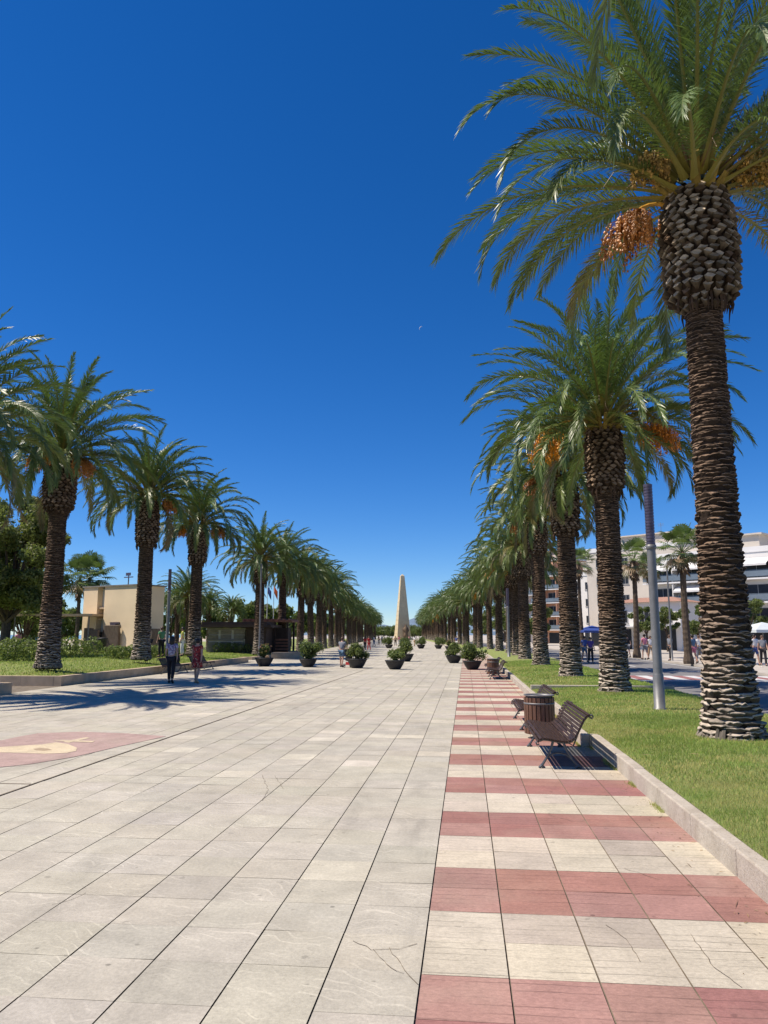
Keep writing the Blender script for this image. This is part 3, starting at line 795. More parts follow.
for i, (x, y, z, ti, ci, cri, rz, sc, fr, lab) in enumerate(pl):
    palm(x + bend(y), y, z, ti, ci, cri, lab, rz, sc, fr)
y = 76.
while y < 330:
    x = -16.0 + bend(y) + random.uniform(-.25, .25)
    palm(x, y, .05, random.randrange(1, 5), random.randrange(1, 5), random.randrange(1, 5), 'distant palm in the long left-hand row', random.uniform(0, 6.2), random.uniform(.84, 1.06), (), 'far palms of the left row', .02)
    y += random.uniform(7.6, 9.8)
# feathery park palms at the back left
for (px, d, sc, ti, lab) in ((187, 74, .78, 4, 'feathery park palm behind the sloping lamp pole, left of the pavilion'), (230, 84, .62, 4, 'short feathery park palm showing above the slatted pavilion roof'), (208, 92, .72, 2, 'feathery park palm at the back, between two nearer trunks'), (176, 82, .74, 4, 'feathery park palm right of the sandy building')):
    p = far(px, d); palm(p.x, p.y, .0, ti, 4, random.randrange(1, 5), lab, px, sc, (), 'park palms behind the left row')

# ------------------------------------------------------------------ fan palms
def fan_crown(seed, n=30, L=.85, dead=True):
    rg = np.random.default_rng(seed); mb = MB()
    for i in range(n):
        a = (i + .5) / n; az = i * 2.4 + rg.normal(0, .15); el = R(80 - 125 * a) + rg.normal(0, .12); pl_ = rg.uniform(.8, 1.35)
        d = np.array((math.cos(az) * math.cos(el), math.sin(az) * math.cos(el), math.sin(el))); q = d * pl_ + np.array((0, 0, .15))
        s = np.cross(d, (0, 0, 1)); s /= np.linalg.norm(s) + 1e-6; nn_ = np.cross(s, d)
        isdead = a > .82
        tone = np.array((.11, .16, .045)) * rg.uniform(.7, 1.35) if not isdead else np.array((.20, .13, .07)) * rg.uniform(.7, 1.2)
        mb.tube([(0, 0, 0), tuple(q)], [.018, .012], 4, tone * 1.2, cap=False)
        for k in range(17):
            b = R(-105 + 210 * k / 16); dd = d * math.cos(b) + s * math.sin(b); l = L * (1 - .25 * abs(b) / 1.8) * rg.uniform(.9, 1.1)
            w = np.cross(dd, nn_); w /= np.linalg.norm(w) + 1e-6; w = w * .055 * L
            m = q + dd * l * .6; t = q + dd * l + np.array((0, 0, -.28 * l)) + nn_ * .03
            mb.add([q, m - w, t, m + w], [(0, 1, 2, 3)], tone * rg.uniform(.8, 1.2))
    return mb.mesh('fan_crown', 'palm_leaf')
FAN = [fan_crown(51), fan_crown(52, 34)]
def fan_trunk(seed, h, r0, r1):
    rg = np.random.default_rng(seed); mb = MB(); pts = []; rr = []
    for i in range(41):
        u = i / 40; pts.append((.12 * math.sin(u * 2.2), .05 * math.sin(u * 3), h * u)); rr.append((r0 + (r1 - r0) * min(1, u * 1.5) + (.06 if u < .06 else 0)) * (1.05 if i % 2 else .97))
    mb.tube(pts, rr, 10, (1.35, 1.3, 1.25)); return mb.mesh('trunk', 'bark'), pts[-1]
def fan_palm(p, h, label, i, sc=1., group='fan palms along the far pavement', r0=.24, r1=.17):
    e = empty('fan_palm', p, label, 'palm tree', i * 1.3, group, 1.)
    tm, top = fan_trunk(60 + i, h, r0, r1); link('trunk', tm, e)
    sk = MB(); rg = np.random.default_rng(70 + i)
    for k in range(70):
        a = rg.uniform(0, 6.28); z = rg.uniform(-1.1, .1) * sc; r = r1 + .12 + .16 * (1 + z / sc) * rg.random()
        q = np.array(top) + (r * math.cos(a) * .6, r * math.sin(a) * .6, z); t = np.array(top) + ((r + .16) * math.cos(a), (r + .16) * math.sin(a), z - rg.uniform(.3, .6))
        s = np.array((-math.sin(a), math.cos(a), 0)) * .09
        sk.add([q, (q + t) / 2 - s, t, (q + t) / 2 + s], [(0, 1, 2, 3)], np.array((.17, .11, .07)) * rg.uniform(.5, 1.3))
    sk.build('dead_leaf_skirt', 'rachis', e)
    c = link('fan_crown', FAN[i % 2], e, top); c.scale = (sc, sc, sc)
    return e
fp = [(637, 658, 7.2, 1.05, 'slim fan palm on the far pavement, left of the grey lamp post'), (689, 664, 6.6, 1.0, 'slim fan palm on the far pavement, against the balconied block'), (583, 651, 9.2, 1.15, 'fan palm between the second and third trunks of the right lawn')]
for i, (px, py, h, sc, lab) in enumerate(fp):
    q = at(px, py, .12); fan_palm((q.x, q.y, .12), h, lab, i, sc)
q = far(655, 75); fan_palm((q.x, q.y, .12), 8.0, 'fan palm crown showing just behind the louvred lamp head', 3, 1.0)
for i, (px, d, h, sc, lab) in enumerate(((75, 70, 6.6, 1.35, 'left fan palm of the pair with brown dead skirts beside the sandy building'), (84, 72, 6.9, 1.5, 'right fan palm of the pair, closest to the sandy building'))):
    q = far(px, d); fan_palm((q.x, q.y, 0), h, lab, 4 + i, sc, 'fan palms beside the sandy building', .2, .15)

# ------------------------------------------------------------------ leafy trees and shrubs
def leaves(mb, rg, cen, rad, n, size, tones, shell=.55):
    cen = np.array(cen); u = rg.normal(size=(n, 3)); u /= np.linalg.norm(u, axis=1, keepdims=True)
    r = (shell + (1 - shell) * rg.random(n)) * rg.uniform(.85, 1.12, n)
    p = cen + u * r[:, None] * np.array(rad)
    nrm = u + rg.normal(0, .7, (n, 3)); nrm /= np.linalg.norm(nrm, axis=1, keepdims=True)
    a = np.cross(nrm, rg.normal(size=(n, 3))); a /= np.linalg.norm(a, axis=1, keepdims=True); b = np.cross(nrm, a)
    s = size * rg.uniform(.6, 1.35, n)[:, None]
    V = np.stack([p - a * s, p + b * s * .5, p + a * s, p - b * s * .5], 1).reshape(-1, 3)
    t = np.array(tones)[rg.integers(0, len(tones), n)] * rg.uniform(.7, 1.3, (n, 1))
    mb.add(V, np.arange(4 * n).reshape(n, 4), np.repeat(t, 4, 0))
def leafy_tree(name, p, h, spread, label, cat, seed, tones, leaf=.16, clumps=26, per=420, trunk_r=.22, group=None, low=.35, rz=0):
    rg = np.random.default_rng(seed); e = empty(name, p, label, cat, rz, group)
    t = MB(); cm = MB()
    fork = h * low
    t.tube([(0, 0, -.1), (.05, 0, fork * .5), (.0, .1, fork)], [trunk_r * 1.2, trunk_r, trunk_r * .85], 10)
    for i in range(clumps):
        a = i * 2.4 + rg.normal(0, .3); u = rg.random()
        z = fork + (h - fork) * (.12 + .82 * u); r = spread * math.sqrt(max(.05, 1 - ((u - .42) / .62) ** 2)) * rg.uniform(.35, 1.)
        c = np.array((r * math.cos(a), r * math.sin(a), z)); rad = spread * rg.uniform(.2, .36)
        if i % 2 == 0:
            t.tube([(0, .1 * (i % 3), fork - .1), tuple(c * np.array((.45, .45, 1)) * np.array((1, 1, .8))), tuple(c)], [trunk_r * .45, trunk_r * .25, trunk_r * .08], 6, cap=False)
        leaves(cm, rg, c, (rad, rad, rad * .75), per, leaf, tones, .45)
    t.build('trunk', 'bark', e); cm.build('crown', 'tree_leaf', e)
    return e
GREEN = [(.085, .115, .034), (.11, .15, .042), (.06, .09, .03), (.15, .17, .055)]
DGREEN = [(.045, .075, .027), (.06, .10, .033), (.085, .125, .04)]
q = far(2, 44); leafy_tree('broadleaf_tree', (q.x, q.y, .5), 9.4, 3.1, 'large bushy green tree at the left edge, left of the biggest left-hand palm', 'tree', 81, [(.13, .155, .045), (.16, .185, .055), (.10, .125, .04), (.20, .20, .075)], .10, 70, 900, .28, None, .22)
q = far(22, 58); leafy_tree('broadleaf_tree', (q.x, q.y, .3), 4.4, 2.8, 'low dark round tree beneath the large tree at the left edge', 'tree', 82, DGREEN, .13, 22, 400, .2, None, .2)
q = far(-25, 52); leafy_tree('broadleaf_tree', (q.x, q.y, .3), 8.0, 3.4, 'bushy green tree mostly beyond the left edge', 'tree', 83, GREEN, .14, 28, 420, .25, None, .3)
for i, (px, d, h, sp, lab) in enumerate(((648, 72, 4.4, 1.5, 'small street tree by the far kerb, behind the grey lamp post'), (700, 66, 4.2, 1.5, 'small street tree between the slim fan palm and the big trunk'), (752, 68, 5., 1.7, 'small street tree over the cafe awning, right of the big trunk'), (668, 80, 4.6, 1.5, 'small street tree in front of the balconied block'))):
    q = far(px, d); leafy_tree('street_tree', (q.x, q.y, .12), h, sp, lab, 'tree', 90 + i, GREEN, .11, 16, 300, .1, 'street trees on the far pavement', .4)
for i, (px, d, h, sp) in enumerate(((300, 140, 6, 3), (316, 160, 7, 3.5), (290, 120, 6, 3), (330, 190, 7, 4), (520, 150, 8, 3.4), (535, 130, 7.5, 3.), (350, 260, 8, 5), (384, 380, 9, 6), (392, 400, 10, 6), (412, 400, 10, 6), (424, 390, 9, 6), (372, 370, 10, 6), (436, 380, 10, 6), (505, 175, 9, 4), (270, 105, 6, 3), (245, 100, 6, 3.5), (200, 100, 6.5, 3.5), (170, 110, 7, 4), (130, 100, 5, 3), (60, 95, 6, 3.5), (45, 85, 6, 3), (30, 90, 7, 4), (360, 300, 8, 6), (340, 230, 8, 5), (322, 170, 6, 4), (378, 420, 9, 7), (388, 430, 10, 7), (396, 440, 9, 7), (416, 430, 9, 7), (430, 420, 9, 7), (445, 330, 9, 5), (460, 280, 9, 5), (475, 230, 8, 5), (488, 200, 8, 4))):
    q = far(px, d); h *= .62 if 355 < px < 450 else 1; leafy_tree('background_tree', (q.x, q.y, 0), h, sp, ('green park tree glimpsed between the left-hand trunks' if px < 360 else 'green street tree glimpsed between the right-hand trunks' if px > 500 else 'green tree closing the far end of the promenade'), 'tree', 110 + i, GREEN + DGREEN, .3, 16, 200, .22, 'background trees left' if px < 360 else 'background trees right' if px > 500 else 'trees at the far end', .25)

def hedge(p0, p1, w, h, z, label, seed, tones, leaf=.07, dens=420):
    rg = np.random.default_rng(seed); p0, p1 = Vector(p0), Vector(p1); L = (p1 - p0).length; a = math.atan2(p1.y - p0.y, p1.x - p0.x)
    e = empty('clipped_hedge', (p0.x, p0.y, z), label, 'hedge', a)
    c = MB(); n = int(L * dens)
    for k in range(max(2, int(L / .55))):
        x = (k + .5) * .55 + rg.normal(0, .08)
        if x > L: break
        hh = h * rg.uniform(.88, 1.08)
        leaves(c, rg, (x, 0, hh * .5), (.5, w / 2 * rg.uniform(.9, 1.1), hh * .52), int(dens * .55), leaf, tones, .7)
    c.build('foliage', 'tree_leaf', e)
    s = MB()
    for k in range(int(L / .8)): s.tube([((k + .5) * .8, 0, -.1), ((k + .5) * .8 + .05, .03, h * .7)], [.035, .015], 5)
    s.build('stems', 'bark', e)
    return e
HT = [(.14, .19, .05), (.18, .23, .07), (.10, .14, .04)]
a_, b_ = far(-60, 31.5), far(128, 38.5); hedge((-30, 31.2, 0), (-18.2, 33.6, 0), 1.2, 1.1, .58, 'long clipped hedge behind the largest left-hand palm', 131, HT, .06, 1100)
hedge((-17.9, 37.8, 0), (-17.6, 49.4, 0), 1.1, .7, .58, 'clipped hedge along the planter behind the walking women', 132, HT, .07, 600)
hedge((-24, 38.5, 0), (-18.6, 38.5, 0), 1.2, 1.1, .60, 'clipped hedge in front of the sandy building', 134, HT, .065, 900)
hedge((-20, 61, 0), (-17.4, 62, 0), 1.0, .8, .40, 'short yellowish hedge beside the slatted pavilion', 133, [(.15, .19, .05), (.18, .2, .06), (.1, .14, .04)], .07, 500)

# bowl planters with shrubs
def bowl_mesh():
    b = MB(); b.lathe([(.02, .0), (.30, .0), (.33, .03), (.42, .16), (.52, .34), (.575, .47), (.60, .475), (.605, .53), (.56, .535), (.54, .46), (.50, .40)], 28)
    return b.mesh('bowl', 'bowl_grey', True)
def soil_mesh():
    b = MB(); b.lathe([(.545, .44), (.4, .47), (.02, .5)], 20); return b.mesh('soil', 'soil', True)
def shrub_mesh(seed, hh, rr, tones, n=1500, leaf=.075, flowers=None):
    rg = np.random.default_rng(seed); b = MB()
    for i in range(11):
        a = rg.uniform(0, 6.28); r = rr * rg.uniform(0, .68); c = (r * math.cos(a), r * math.sin(a), .48 + hh * rg.uniform(.25, .72))
        k = rr * rg.uniform(.28, .5); leaves(b, rg, c, (k, k, k * .85 * hh / rr), n // 11, leaf, tones, .3)
        b.tube([(0, 0, .45), (c[0] * .5, c[1] * .5, c[2] * .75), c], [.03, .02, .008], 5, (.12, .09, .06), cap=False)
    if flowers:
        for i in range(40):
            a = rg.uniform(0, 6.28); r = rr * rg.uniform(.2, .9); leaves(b, rg, (r * math.cos(a), r * math.sin(a), .5 + hh * rg.uniform(.4, 1.0)), (.04, .04, .04), 8, .045, flowers, .2)
    return b.mesh('shrub', 'tree_leaf')
BOWL, SOIL = bowl_mesh(), soil_mesh()
SH = [shrub_mesh(141, .95, .8, GREEN, 2200), shrub_mesh(142, 1.25, 1.15, DGREEN, 3200), shrub_mesh(143, .7, .62, HT), shrub_mesh(144, .9, .5, GREEN, 1300, .07, [(.5, .2, .15)]), shrub_mesh(145, 1.15, 1.05, DGREEN + GREEN, 3000)]
pots = [(264, 666.3, 3, 'leftmost bowl planter, thin reddish shrub, beside the pale pole'), (308, 667, 1, 'bowl planter with the widest dark shrub, left of the pushchair'), (357, 668, 0, 'bowl planter with a bushy shrub just right of the pushchair'), (395, 669.3, 2, 'bowl planter with a small low shrub, front one of the middle pair'),
        (405.5, 661.5, 0, 'bowl planter with pale green shrub, behind the small low one'), (454, 663, 0, 'bowl planter with upright shrub, left of the two near the benches'), (472.5, 669.5, 4, 'bowl planter with a large dark shrub beside the far benches'),
        (389, 648.3, 4, 'small distant bowl planter nearest the left foot of the obelisk'), (405, 651.3, 1, 'distant bowl planter directly in front of the obelisk'), (421, 648.6, 4, 'small distant bowl planter right of the obelisk'), (438.5, 648.8, 4, 'rightmost of the distant bowl planters, below the right palms'),
        (449, 650, 3, 'small distant reddish potted shrub by the right-hand trunks'), (344, 655, 3, 'distant bowl planter behind the person with the pushchair')]
for i, (px, py, si, lab) in enumerate(pots):
    q = at(px, py); e = empty('potted_shrub', q, lab, 'planter', i * 1.1, 'bowl planters across the promenade', (.92, .86, .95, .9, .97)[i % 5])
    link('bowl', BOWL, e); link('soil', SOIL, e); link('shrub', SH[si], e)

# ================================================================== BENCHES, BINS, LAMPS
def bench_proto():
    prof = [(-.02, .345), (.0, .385), (.05, .405), (.12, .40), (.20, .385), (.29, .37), (.37, .365), (.44, .385), (.49, .435), (.525, .495), (.555, .555), (.585, .615), (.615, .67), (.655, .715), (.70, .725)]
    P = [Vector((p[0], 0, p[1])) for p in prof]
    # even spacing along the curve
    L = [0]
    for a, b in zip(P[:-1], P[1:]): L.append(L[-1] + (b - a).length)
    def ev(s):
        for i in range(len(P) - 1):
            if s <= L[i + 1] or i == len(P) - 2:
                t = (s - L[i]) / (L[i + 1] - L[i]); return P[i].lerp(P[i + 1], t), (P[i + 1] - P[i]).normalized()
    n = 19; seat = MB(); back = MB()
    for i in range(n):
        p, t = ev(L[-1] * (i + .5) / n)
        ang = math.atan2(t.z, t.x)
        M = Matrix.Translation((p.x, 0, p.z)) @ Matrix.Rotation(-ang, 4, 'Y')
        tgt = seat if i < 11 else back
        v0 = len(tgt.v)
        tgt.box((-.0185, random.uniform(-.006, .006), -.011), (.0185, 2.3 + random.uniform(-.006, .006), .011), M=M)
    e = empty('bench', (0, 0, 0), 'x', 'bench', 0, 'slatted benches')
    s_ = seat.build('seat', 'wood_brown', e); b_ = back.build('backrest', 'wood_brown', e)
    for yy in (.12, 2.18):
        fr = MB()
        fr.tube([(p[0] + .012, yy, p[1] - .028) for p in prof[1:]], .016, 6)
        fr.tube([(.70, yy, .70), (.735, yy, .715), (.75, yy, .69), (.73, yy, .665), (.705, yy, .68)], .014, 6)
        fr.tube([(-.01, yy, .36), (-.035, yy, .335), (-.02, yy, .305), (.01, yy, .315)], .013, 6)
        fr.tube([(.10, yy, .13), (.18, yy, .19), (.27, yy, .205), (.36, yy, .19), (.44, yy, .13)], .013, 6)
        fr.tube([(.53, yy, .44), (.47, yy, .30), (.41, yy, .335), (.30, yy, .345)], .012, 6)
        f_ = fr.build('side_frame', 'iron', e)
        l1 = MB(); l1.tube([(.20, yy, .365), (.17, yy, .27), (.10, yy, .13), (.035, yy, .03)], [.02, .019, .017, .02], 6); l1.tube([(.0, yy, .0), (.03, yy, .035), (.075, yy, .0)], [.02, .028, .02], 6)
        l1.build('leg', 'iron', f_)
        l2 = MB(); l2.tube([(.33, yy, .35), (.37, yy, .26), (.44, yy, .13), (.52, yy, .03)], [.02, .019, .017, .02], 6); l2.tube([(.485, yy, .0), (.525, yy, .035), (.565, yy, .0)], [.02, .028, .02], 6)
        l2.build('leg', 'iron', f_)
    return e
BP = bench_proto()
bl = [((.97, 11.0), 0, 'nearest slatted bench, in front of the wooden bin, facing the plaza'),
      ((1.0, 15.3), 0, 'slatted bench partly hidden behind the wooden bin'),
      ((.92, 32.4), 0, 'front slatted bench of the far pair by the right kerb'),
      ((.92, 36.9), 0, 'back slatted bench of the far pair, beside the big potted shrub'),
      ((-13.55, 37.3), math.pi, 'dark bench by the left wall, just left of the walking women'),
      ((-13.55, 41.2), math.pi, 'dark bench by the left wall, seen between the walking women')]
for i, ((x, y), rz, lab) in enumerate(bl):
    o = BP if i == 0 else copy_tree(BP)
    o.location = (x, y, .002); o.rotation_euler = (0, 0, rz); o['label'] = lab
def bin_proto():
    e = empty('litter_bin', (0, 0, 0), 'x', 'litter bin', 0, 'slatted litter bins')
    s = MB()
    for k in range(22):
        a = 2 * math.pi * k / 22; M = Matrix.Rotation(a, 4, 'Z')
        s.box((.243, -.029, .08), (.268, .029, .70 + random.uniform(-.004, .004)), M=M)
    s.build('slat_shell', 'wood_bin', e)
    l = MB(); l.lathe([(.02, .09), (.225, .09), (.225, .72), (.238, .745), (.272, .75), (.272, .735), (.24, .725), (.215, .60), (.2, .3), (.02, .28)], 28); l.build('liner', 'steel', e, True)
    for z in (.20, .585):
        b = MB(); b.lathe([(.2685, z), (.274, z), (.274, z + .03), (.2685, z + .03)], 28); b.build('band', 'steel', e, True)
    p = MB(); p.lathe([(.02, 0), (.14, 0), (.14, .02), (.05, .03), (.05, .09)], 16); p.build('base', 'iron', e)
    return e
NP = bin_proto()
for i, (x, y, rz, lab) in enumerate(((1.28, 14.3, 0, 'round wooden-slat bin between the two nearest benches'), (1.2, 35.7, 1, 'small round bin between the far pair of benches'))):
    o = NP if i == 0 else copy_tree(NP); o.location = (x, y, .002); o.rotation_euler = (0, 0, rz); o['label'] = lab

def lamp(name, p, h, label, head=True, r=.1, m='steel'):
    e = empty(name, p, label, 'lamp post')
    b = MB(); hp = h - 1.3 if head else h
    b.lathe([(r * 1.02, .72), (r * .97, .74), (r * .92, hp)], 20); b.build('pole', m, e, True)
    s = MB(); s.lathe([(r * 1.5, -.1), (r * 1.5, .02), (r * 1.16, .03), (r * 1.12, .70), (r * 1.02, .725)], 20); s.build('base_sleeve', 'steel', e, True)
    if head:
        hd = MB(); z = hp; hd.lathe([(r * .86, hp), (r * .86, h)], 16)
        k = 0
        while z < h - .03: hd.lathe([(r * .86, z), (r * .97, z + .006), (r * .97, z + .05), (r * .86, z + .056)], 20); z += .066
        hd.lathe([(r * .98, h - .02), (r * .98, h + .02), (.01, h + .04)], 20); hd.build('louvred_lamp_head', 'steel_dark', e)
        cl = MB(); cl.lathe([(r * 1.0, hp - .10), (r * 1.1, hp - .09), (r * 1.1, hp - .005), (r * .9, hp)], 20); cl.build('collar', 'steel', e, True)
    else:
        c = MB(); c.lathe([(r * .95, h), (r * .95, h + .06), (.01, h + .09)], 16); c.build('cap', 'steel', e, True)
    return e
lamp('lamp_post', (4.0, 17.0, lawnz(4, 17)), 4.75, 'grey steel lamp post with dark louvred head on the right lawn', r=.098)
q = at(509, 657.5, .2); lamp('lamp_post', (q.x, q.y, .15), 5., 'distant grey lamp post between the right-hand palm trunks', r=.1)
q = far(166, 47); lamp('lamp_post', (q.x, q.y, .55), 5.2, 'slim grey pole standing behind the walking women', r=.1)
q = far(259, 57.5); lamp('lamp_post', (q.x, q.y, .4), 6.6, 'pale pole beside the trunk behind the leftmost bowl planter', False, .065, 'steel')
q = far(667, 52); lamp('street_lamp', (13.6, q.y, .12), 6.2, 'thin street lamp on the far pavement behind the grey lamp post', False, .06)
q = far(593, 60); lamp('street_lamp', (13.6, 88, .12), 7.2, 'thin street lamp farther along the pavement', False, .06)

for i, (px, d, h, m, lab) in enumerate(((266, 72, 6.4, 'flag_blue', 'small blue flag on a pole between the left palms'), (272.5, 72, 6.4, 'flag_red', 'small orange-red flag on a pole between the left palms'))):
    q = far(px, d); e = empty('flagpole', (q.x, q.y, 0), lab, 'flag')
    b = MB(); b.tube([(0, 0, -.05), (0, 0, h)], [.04, .025], 8); b.build('pole', 'slab_white', e)
    fl = MB(); v = []; f = []
    for k in range(9):
        yw = .06 * math.sin(k * .9) * (k / 8); dx = .08 * k; v += [(.03 + dx * .5, yw, h - .1 - .06 * k), (.03 + dx * .5, yw + .02, h - .75 - .08 * k)]
    for k in range(8): f.append((2 * k, 2 * k + 2, 2 * k + 3, 2 * k + 1))
    fl.add(v, f); o = fl.build('flag', m, e, True); so = o.modifiers.new('thick', 'SOLIDIFY'); so.thickness = .006

# ================================================================== OBELISK
q = far(402.5, 300); ob = empty('obelisk', q, 'tall tapering sandstone obelisk at the far end of the promenade', 'monument', R(22))
b = MB(); w0, w1, hh = 2.75, .72, 24.6
rows = 14; v = []; f = []; nr_ = 0
for i in range(rows):
    for (u, k_) in ((i / rows, 1.), ((i + .93) / rows, 1.), ((i + .935) / rows, .975), ((i + .995) / rows, .975)):
        w = (w0 + (w1 - w0) * u) * k_; z = .6 + (hh - .6) * u; v += [(-w, -w * .8, z), (w, -w * .8, z), (w, w * .8, z), (-w, w * .8, z)]; nr_ += 1
rows = nr_ - 1
for i in range(rows):
    for k in range(4): f.append((i * 4 + k, i * 4 + (k + 1) % 4, i * 4 + 4 + (k + 1) % 4, i * 4 + 4 + k))
v += [(0, 0, hh + .7)]; n_ = rows * 4
f += [(n_ + k, n_ + (k + 1) % 4, (rows + 1) * 4) for k in range(4)]
b.add(v, f); b.build('shaft', 'stone_obelisk', ob)
b = MB(); b.box((-3.6, -3.2, -.1), (3.6, 3.2, .3)); b.box((-3.1, -2.7, .3), (3.1, 2.7, .6)); b.build('stepped_base', 'stone_obelisk', ob)
b = MB(); b.tube([(.5, -2.75, .3), (.5, -2.7, 2.0), (.5, -2.55, 3.6), (.5, -2.45, 4.7), (.5, -2.4, 5.0), (.5, -2.4, 5.5), (.5, -2.4, 5.9)], [.95, .9, .75, .85, .28, .4, .1], 12); b.tube([(-.3, -2.5, 4.4), (-.5, -2.7, 3.4), (.1, -3.2, 3.0)], [.28, .24, .18], 8); b.tube([(1.25, -2.5, 4.4), (1.5, -2.7, 3.4), (1.1, -3.2, 2.9)], [.28, .24, .18], 8)
b.build('statue', 'statue_stone', ob, True)

# ================================================================== BUILDINGS
def windows(e, spots, y, w, h, frame='window_frame'):
    for (x, z) in spots:
        f_ = MB(); t = .06
        f_.box((x - w / 2, y - .05, z), (x - w / 2 + t, y + .02, z + h)); f_.box((x + w / 2 - t, y - .05, z), (x + w / 2, y + .02, z + h)); f_.box((x - w / 2 + t, y - .05, z), (x + w / 2 - t, y + .02, z + t)); f_.box((x - w / 2 + t, y - .05, z + h - t), (x + w / 2 - t, y + .02, z + h))
        f_.box((x - .03, y - .045, z + t), (x + .03, y + .02, z + h - t)); f_.box((x - w / 2 - .08, y - .12, z - .08), (x + w / 2 + .08, y + .02, z - .002))
        o = f_.build('window', frame, e)
        p = MB(); p.box((x - w / 2 + t, y - .02, z + t), (x + w / 2 - t, y - .004, z + h - t)); p.build('pane', 'dark_opening', o)
def apartment(loc, rz, w, dp, floors, fh, wall, label, balcony=True, awn=True, seed=1, roof='flat', cols=4, side=True):
    rg = random.Random(seed); e = empty('apartment_block', loc, label, 'building', rz)
    Ht = floors * fh + .4
    b = MB(); b.box((0, 0, -.2), (w, dp, Ht)); b.build('wall', wall, e)
    pr_ = MB(); pr_.box((-.1, -.1, Ht), (w + .1, .12, Ht + .7)); pr_.box((-.1, .12, Ht), (.12, dp + .1, Ht + .7)); pr_.box((w - .12, .12, Ht), (w + .1, dp + .1, Ht + .7)); pr_.build('parapet', 'slab_white', e)
    ph = MB(); ph.box((w * .2, 2.5, Ht + .002), (w * .85, dp - 1, Ht + 2.5)); ph.box((w * .17, 2.1, Ht + 2.5), (w * .88, dp - .8, Ht + 2.7)); ph.build('penthouse', 'plaster_cream', e)
    cw = w / cols
    for fl in range(floors):
        z = fl * fh
        if fl == 0:
            for c in range(cols): s = MB(); s.box((c * cw + .35, -.06, .0), (c * cw + cw - .35, .01, fh - .7)); s.build('shop_front', 'dark_opening', e)
            continue
        if balcony:
            d = MB(); d.box((-.05, -1.5, z - .18), (w + .05, -.003, z)); d.build('balcony_slab', 'slab_white', e)
            r = MB()
            for k in range(int(w / .14)): r.box((k * .14, -1.46, z + .002), (k * .14 + .025, -1.435, z + .95))
            r.box((-.03, -1.475, z + .952), (w + .03, -1.42, z + 1.0)); r.box((-.02, -1.47, z + .18), (w + .02, -1.462, z + .90)); r.build('railing', 'rail_glass', e)
            for c in range(1, cols): dv = MB(); dv.box((c * cw - .06, -1.4, z + .002), (c * cw + .06, -.002, z + fh - .185)); dv.build('balcony_divider', wall, e)
        wins = [(c * cw + cw / 2, z + (.12 if balcony else .9)) for c in range(cols)]
        windows(e, wins, 0, cw * .74 if balcony else 1.2, 2.1 if balcony else 1.35)
        if awn and balcony:
            for c in range(cols):
                if rg.random() < .6:
                    a = MB(); x0, x1 = c * cw + .25, c * cw + cw - .25; zt = z + fh - .35
                    a.add([(x0, -.08, zt), (x1, -.08, zt), (x1, -1.75, zt - .85), (x0, -1.75, zt - .85), (x0, -.08, zt - .04), (x1, -.08, zt - .04), (x1, -1.75, zt - .89), (x0, -1.75, zt - .89)], [(0, 3, 2, 1), (4, 5, 6, 7), (3, 7, 6, 2), (0, 4, 7, 3), (1, 2, 6, 5), (0, 1, 5, 4)])
                    a.box((x0, -1.77, zt - 1.1), (x1, -1.752, zt - .86)); a.build('awning', 'awning', e)
    an = MB(); an.tube([(w * .5, 4, Ht + 2.7), (w * .5, 4, Ht + 4.6)], .03, 6)
    for k in range(4): an.box((w * .5 - .5, 3.98, Ht + 4. + k * .13), (w * .5 + .5, 4.02, Ht + 4.02 + k * .13))
    an.build('aerial', 'steel', e)
    return e
def bpos(px, d): v_ = far(px, d); return (v_.x, v_.y, .0)
apartment(bpos(652, 108), R(-42), 17, 12, 4, 2.95, 'plaster_white', 'white apartment block with long balconies and awnings, just left of the big trunk', cols=4, seed=3)
q = bpos(652, 108); apartment((q[0] + 18.2 * math.cos(R(42)) + 1.0, q[1] - 18.2 * math.sin(R(42)) + 1.6, 0), R(-42), 22, 12, 4, 3.15, 'slab_white', 'modern white apartment block with deep dark balconies, right of the big trunk', cols=5, seed=8)
apartment(bpos(590, 134), R(-40), 24, 12, 5, 3.1, 'plaster_cream', 'beige apartment block with plain walls, highest behind the lamp post', balcony=False, seed=4, cols=5)
apartment(bpos(571, 142), R(-40), 8, 10, 4, 3.0, 'plaster_white', 'narrow white block between the second and third palm trunks', balcony=False, seed=5, cols=3)
apartment(bpos(536, 178), R(-40), 10, 12, 6, 3.0, 'plaster_orange', 'orange apartment block seen between the third and fourth palm trunks', balcony=True, awn=False, seed=6, cols=3)
apartment(bpos(497, 208), R(-40), 15, 12, 5, 3.0, 'plaster_white', 'pale apartment block farthest along the street behind the palms', balcony=True, awn=False, seed=7, cols=4)
# small white house with a terracotta roof
hs = empty('townhouse', bpos(612, 94), 'white two-storey house with a terracotta tiled roof behind the lamp post', 'building', R(-38))
b = MB(); b.box((0, 0, -.2), (8.6, 7, 5.6)); b.build('wall', 'plaster_white', hs)
b = MB(); b.add([(-.4, -.5, 5.602), (9, -.5, 5.602), (9, 7.4, 5.602), (-.4, 7.4, 5.602), (2.2, 3.4, 6.3), (6.4, 3.4, 6.3)], [(0, 1, 5, 4), (1, 2, 5), (2, 3, 4, 5), (3, 0, 4), (3, 2, 1, 0)]); b.build('roof', 'roof_tile', hs)
windows(hs, [(1.6, 3.2), (4.3, 3.2), (7., 3.2)], 0, 1.3, 1.5)
for x0_, x1_ in ((.5, 2.6), (5.6, 8.)): b = MB(); b.box((x0_, -.05, 0), (x1_, .01, 2.5)); b.build('shop_front', 'dark_opening', hs)
b = MB(); b.box((.1, -1.6, 2.7), (8.5, -.003, 2.85)); b.build('canopy', 'awning', hs)

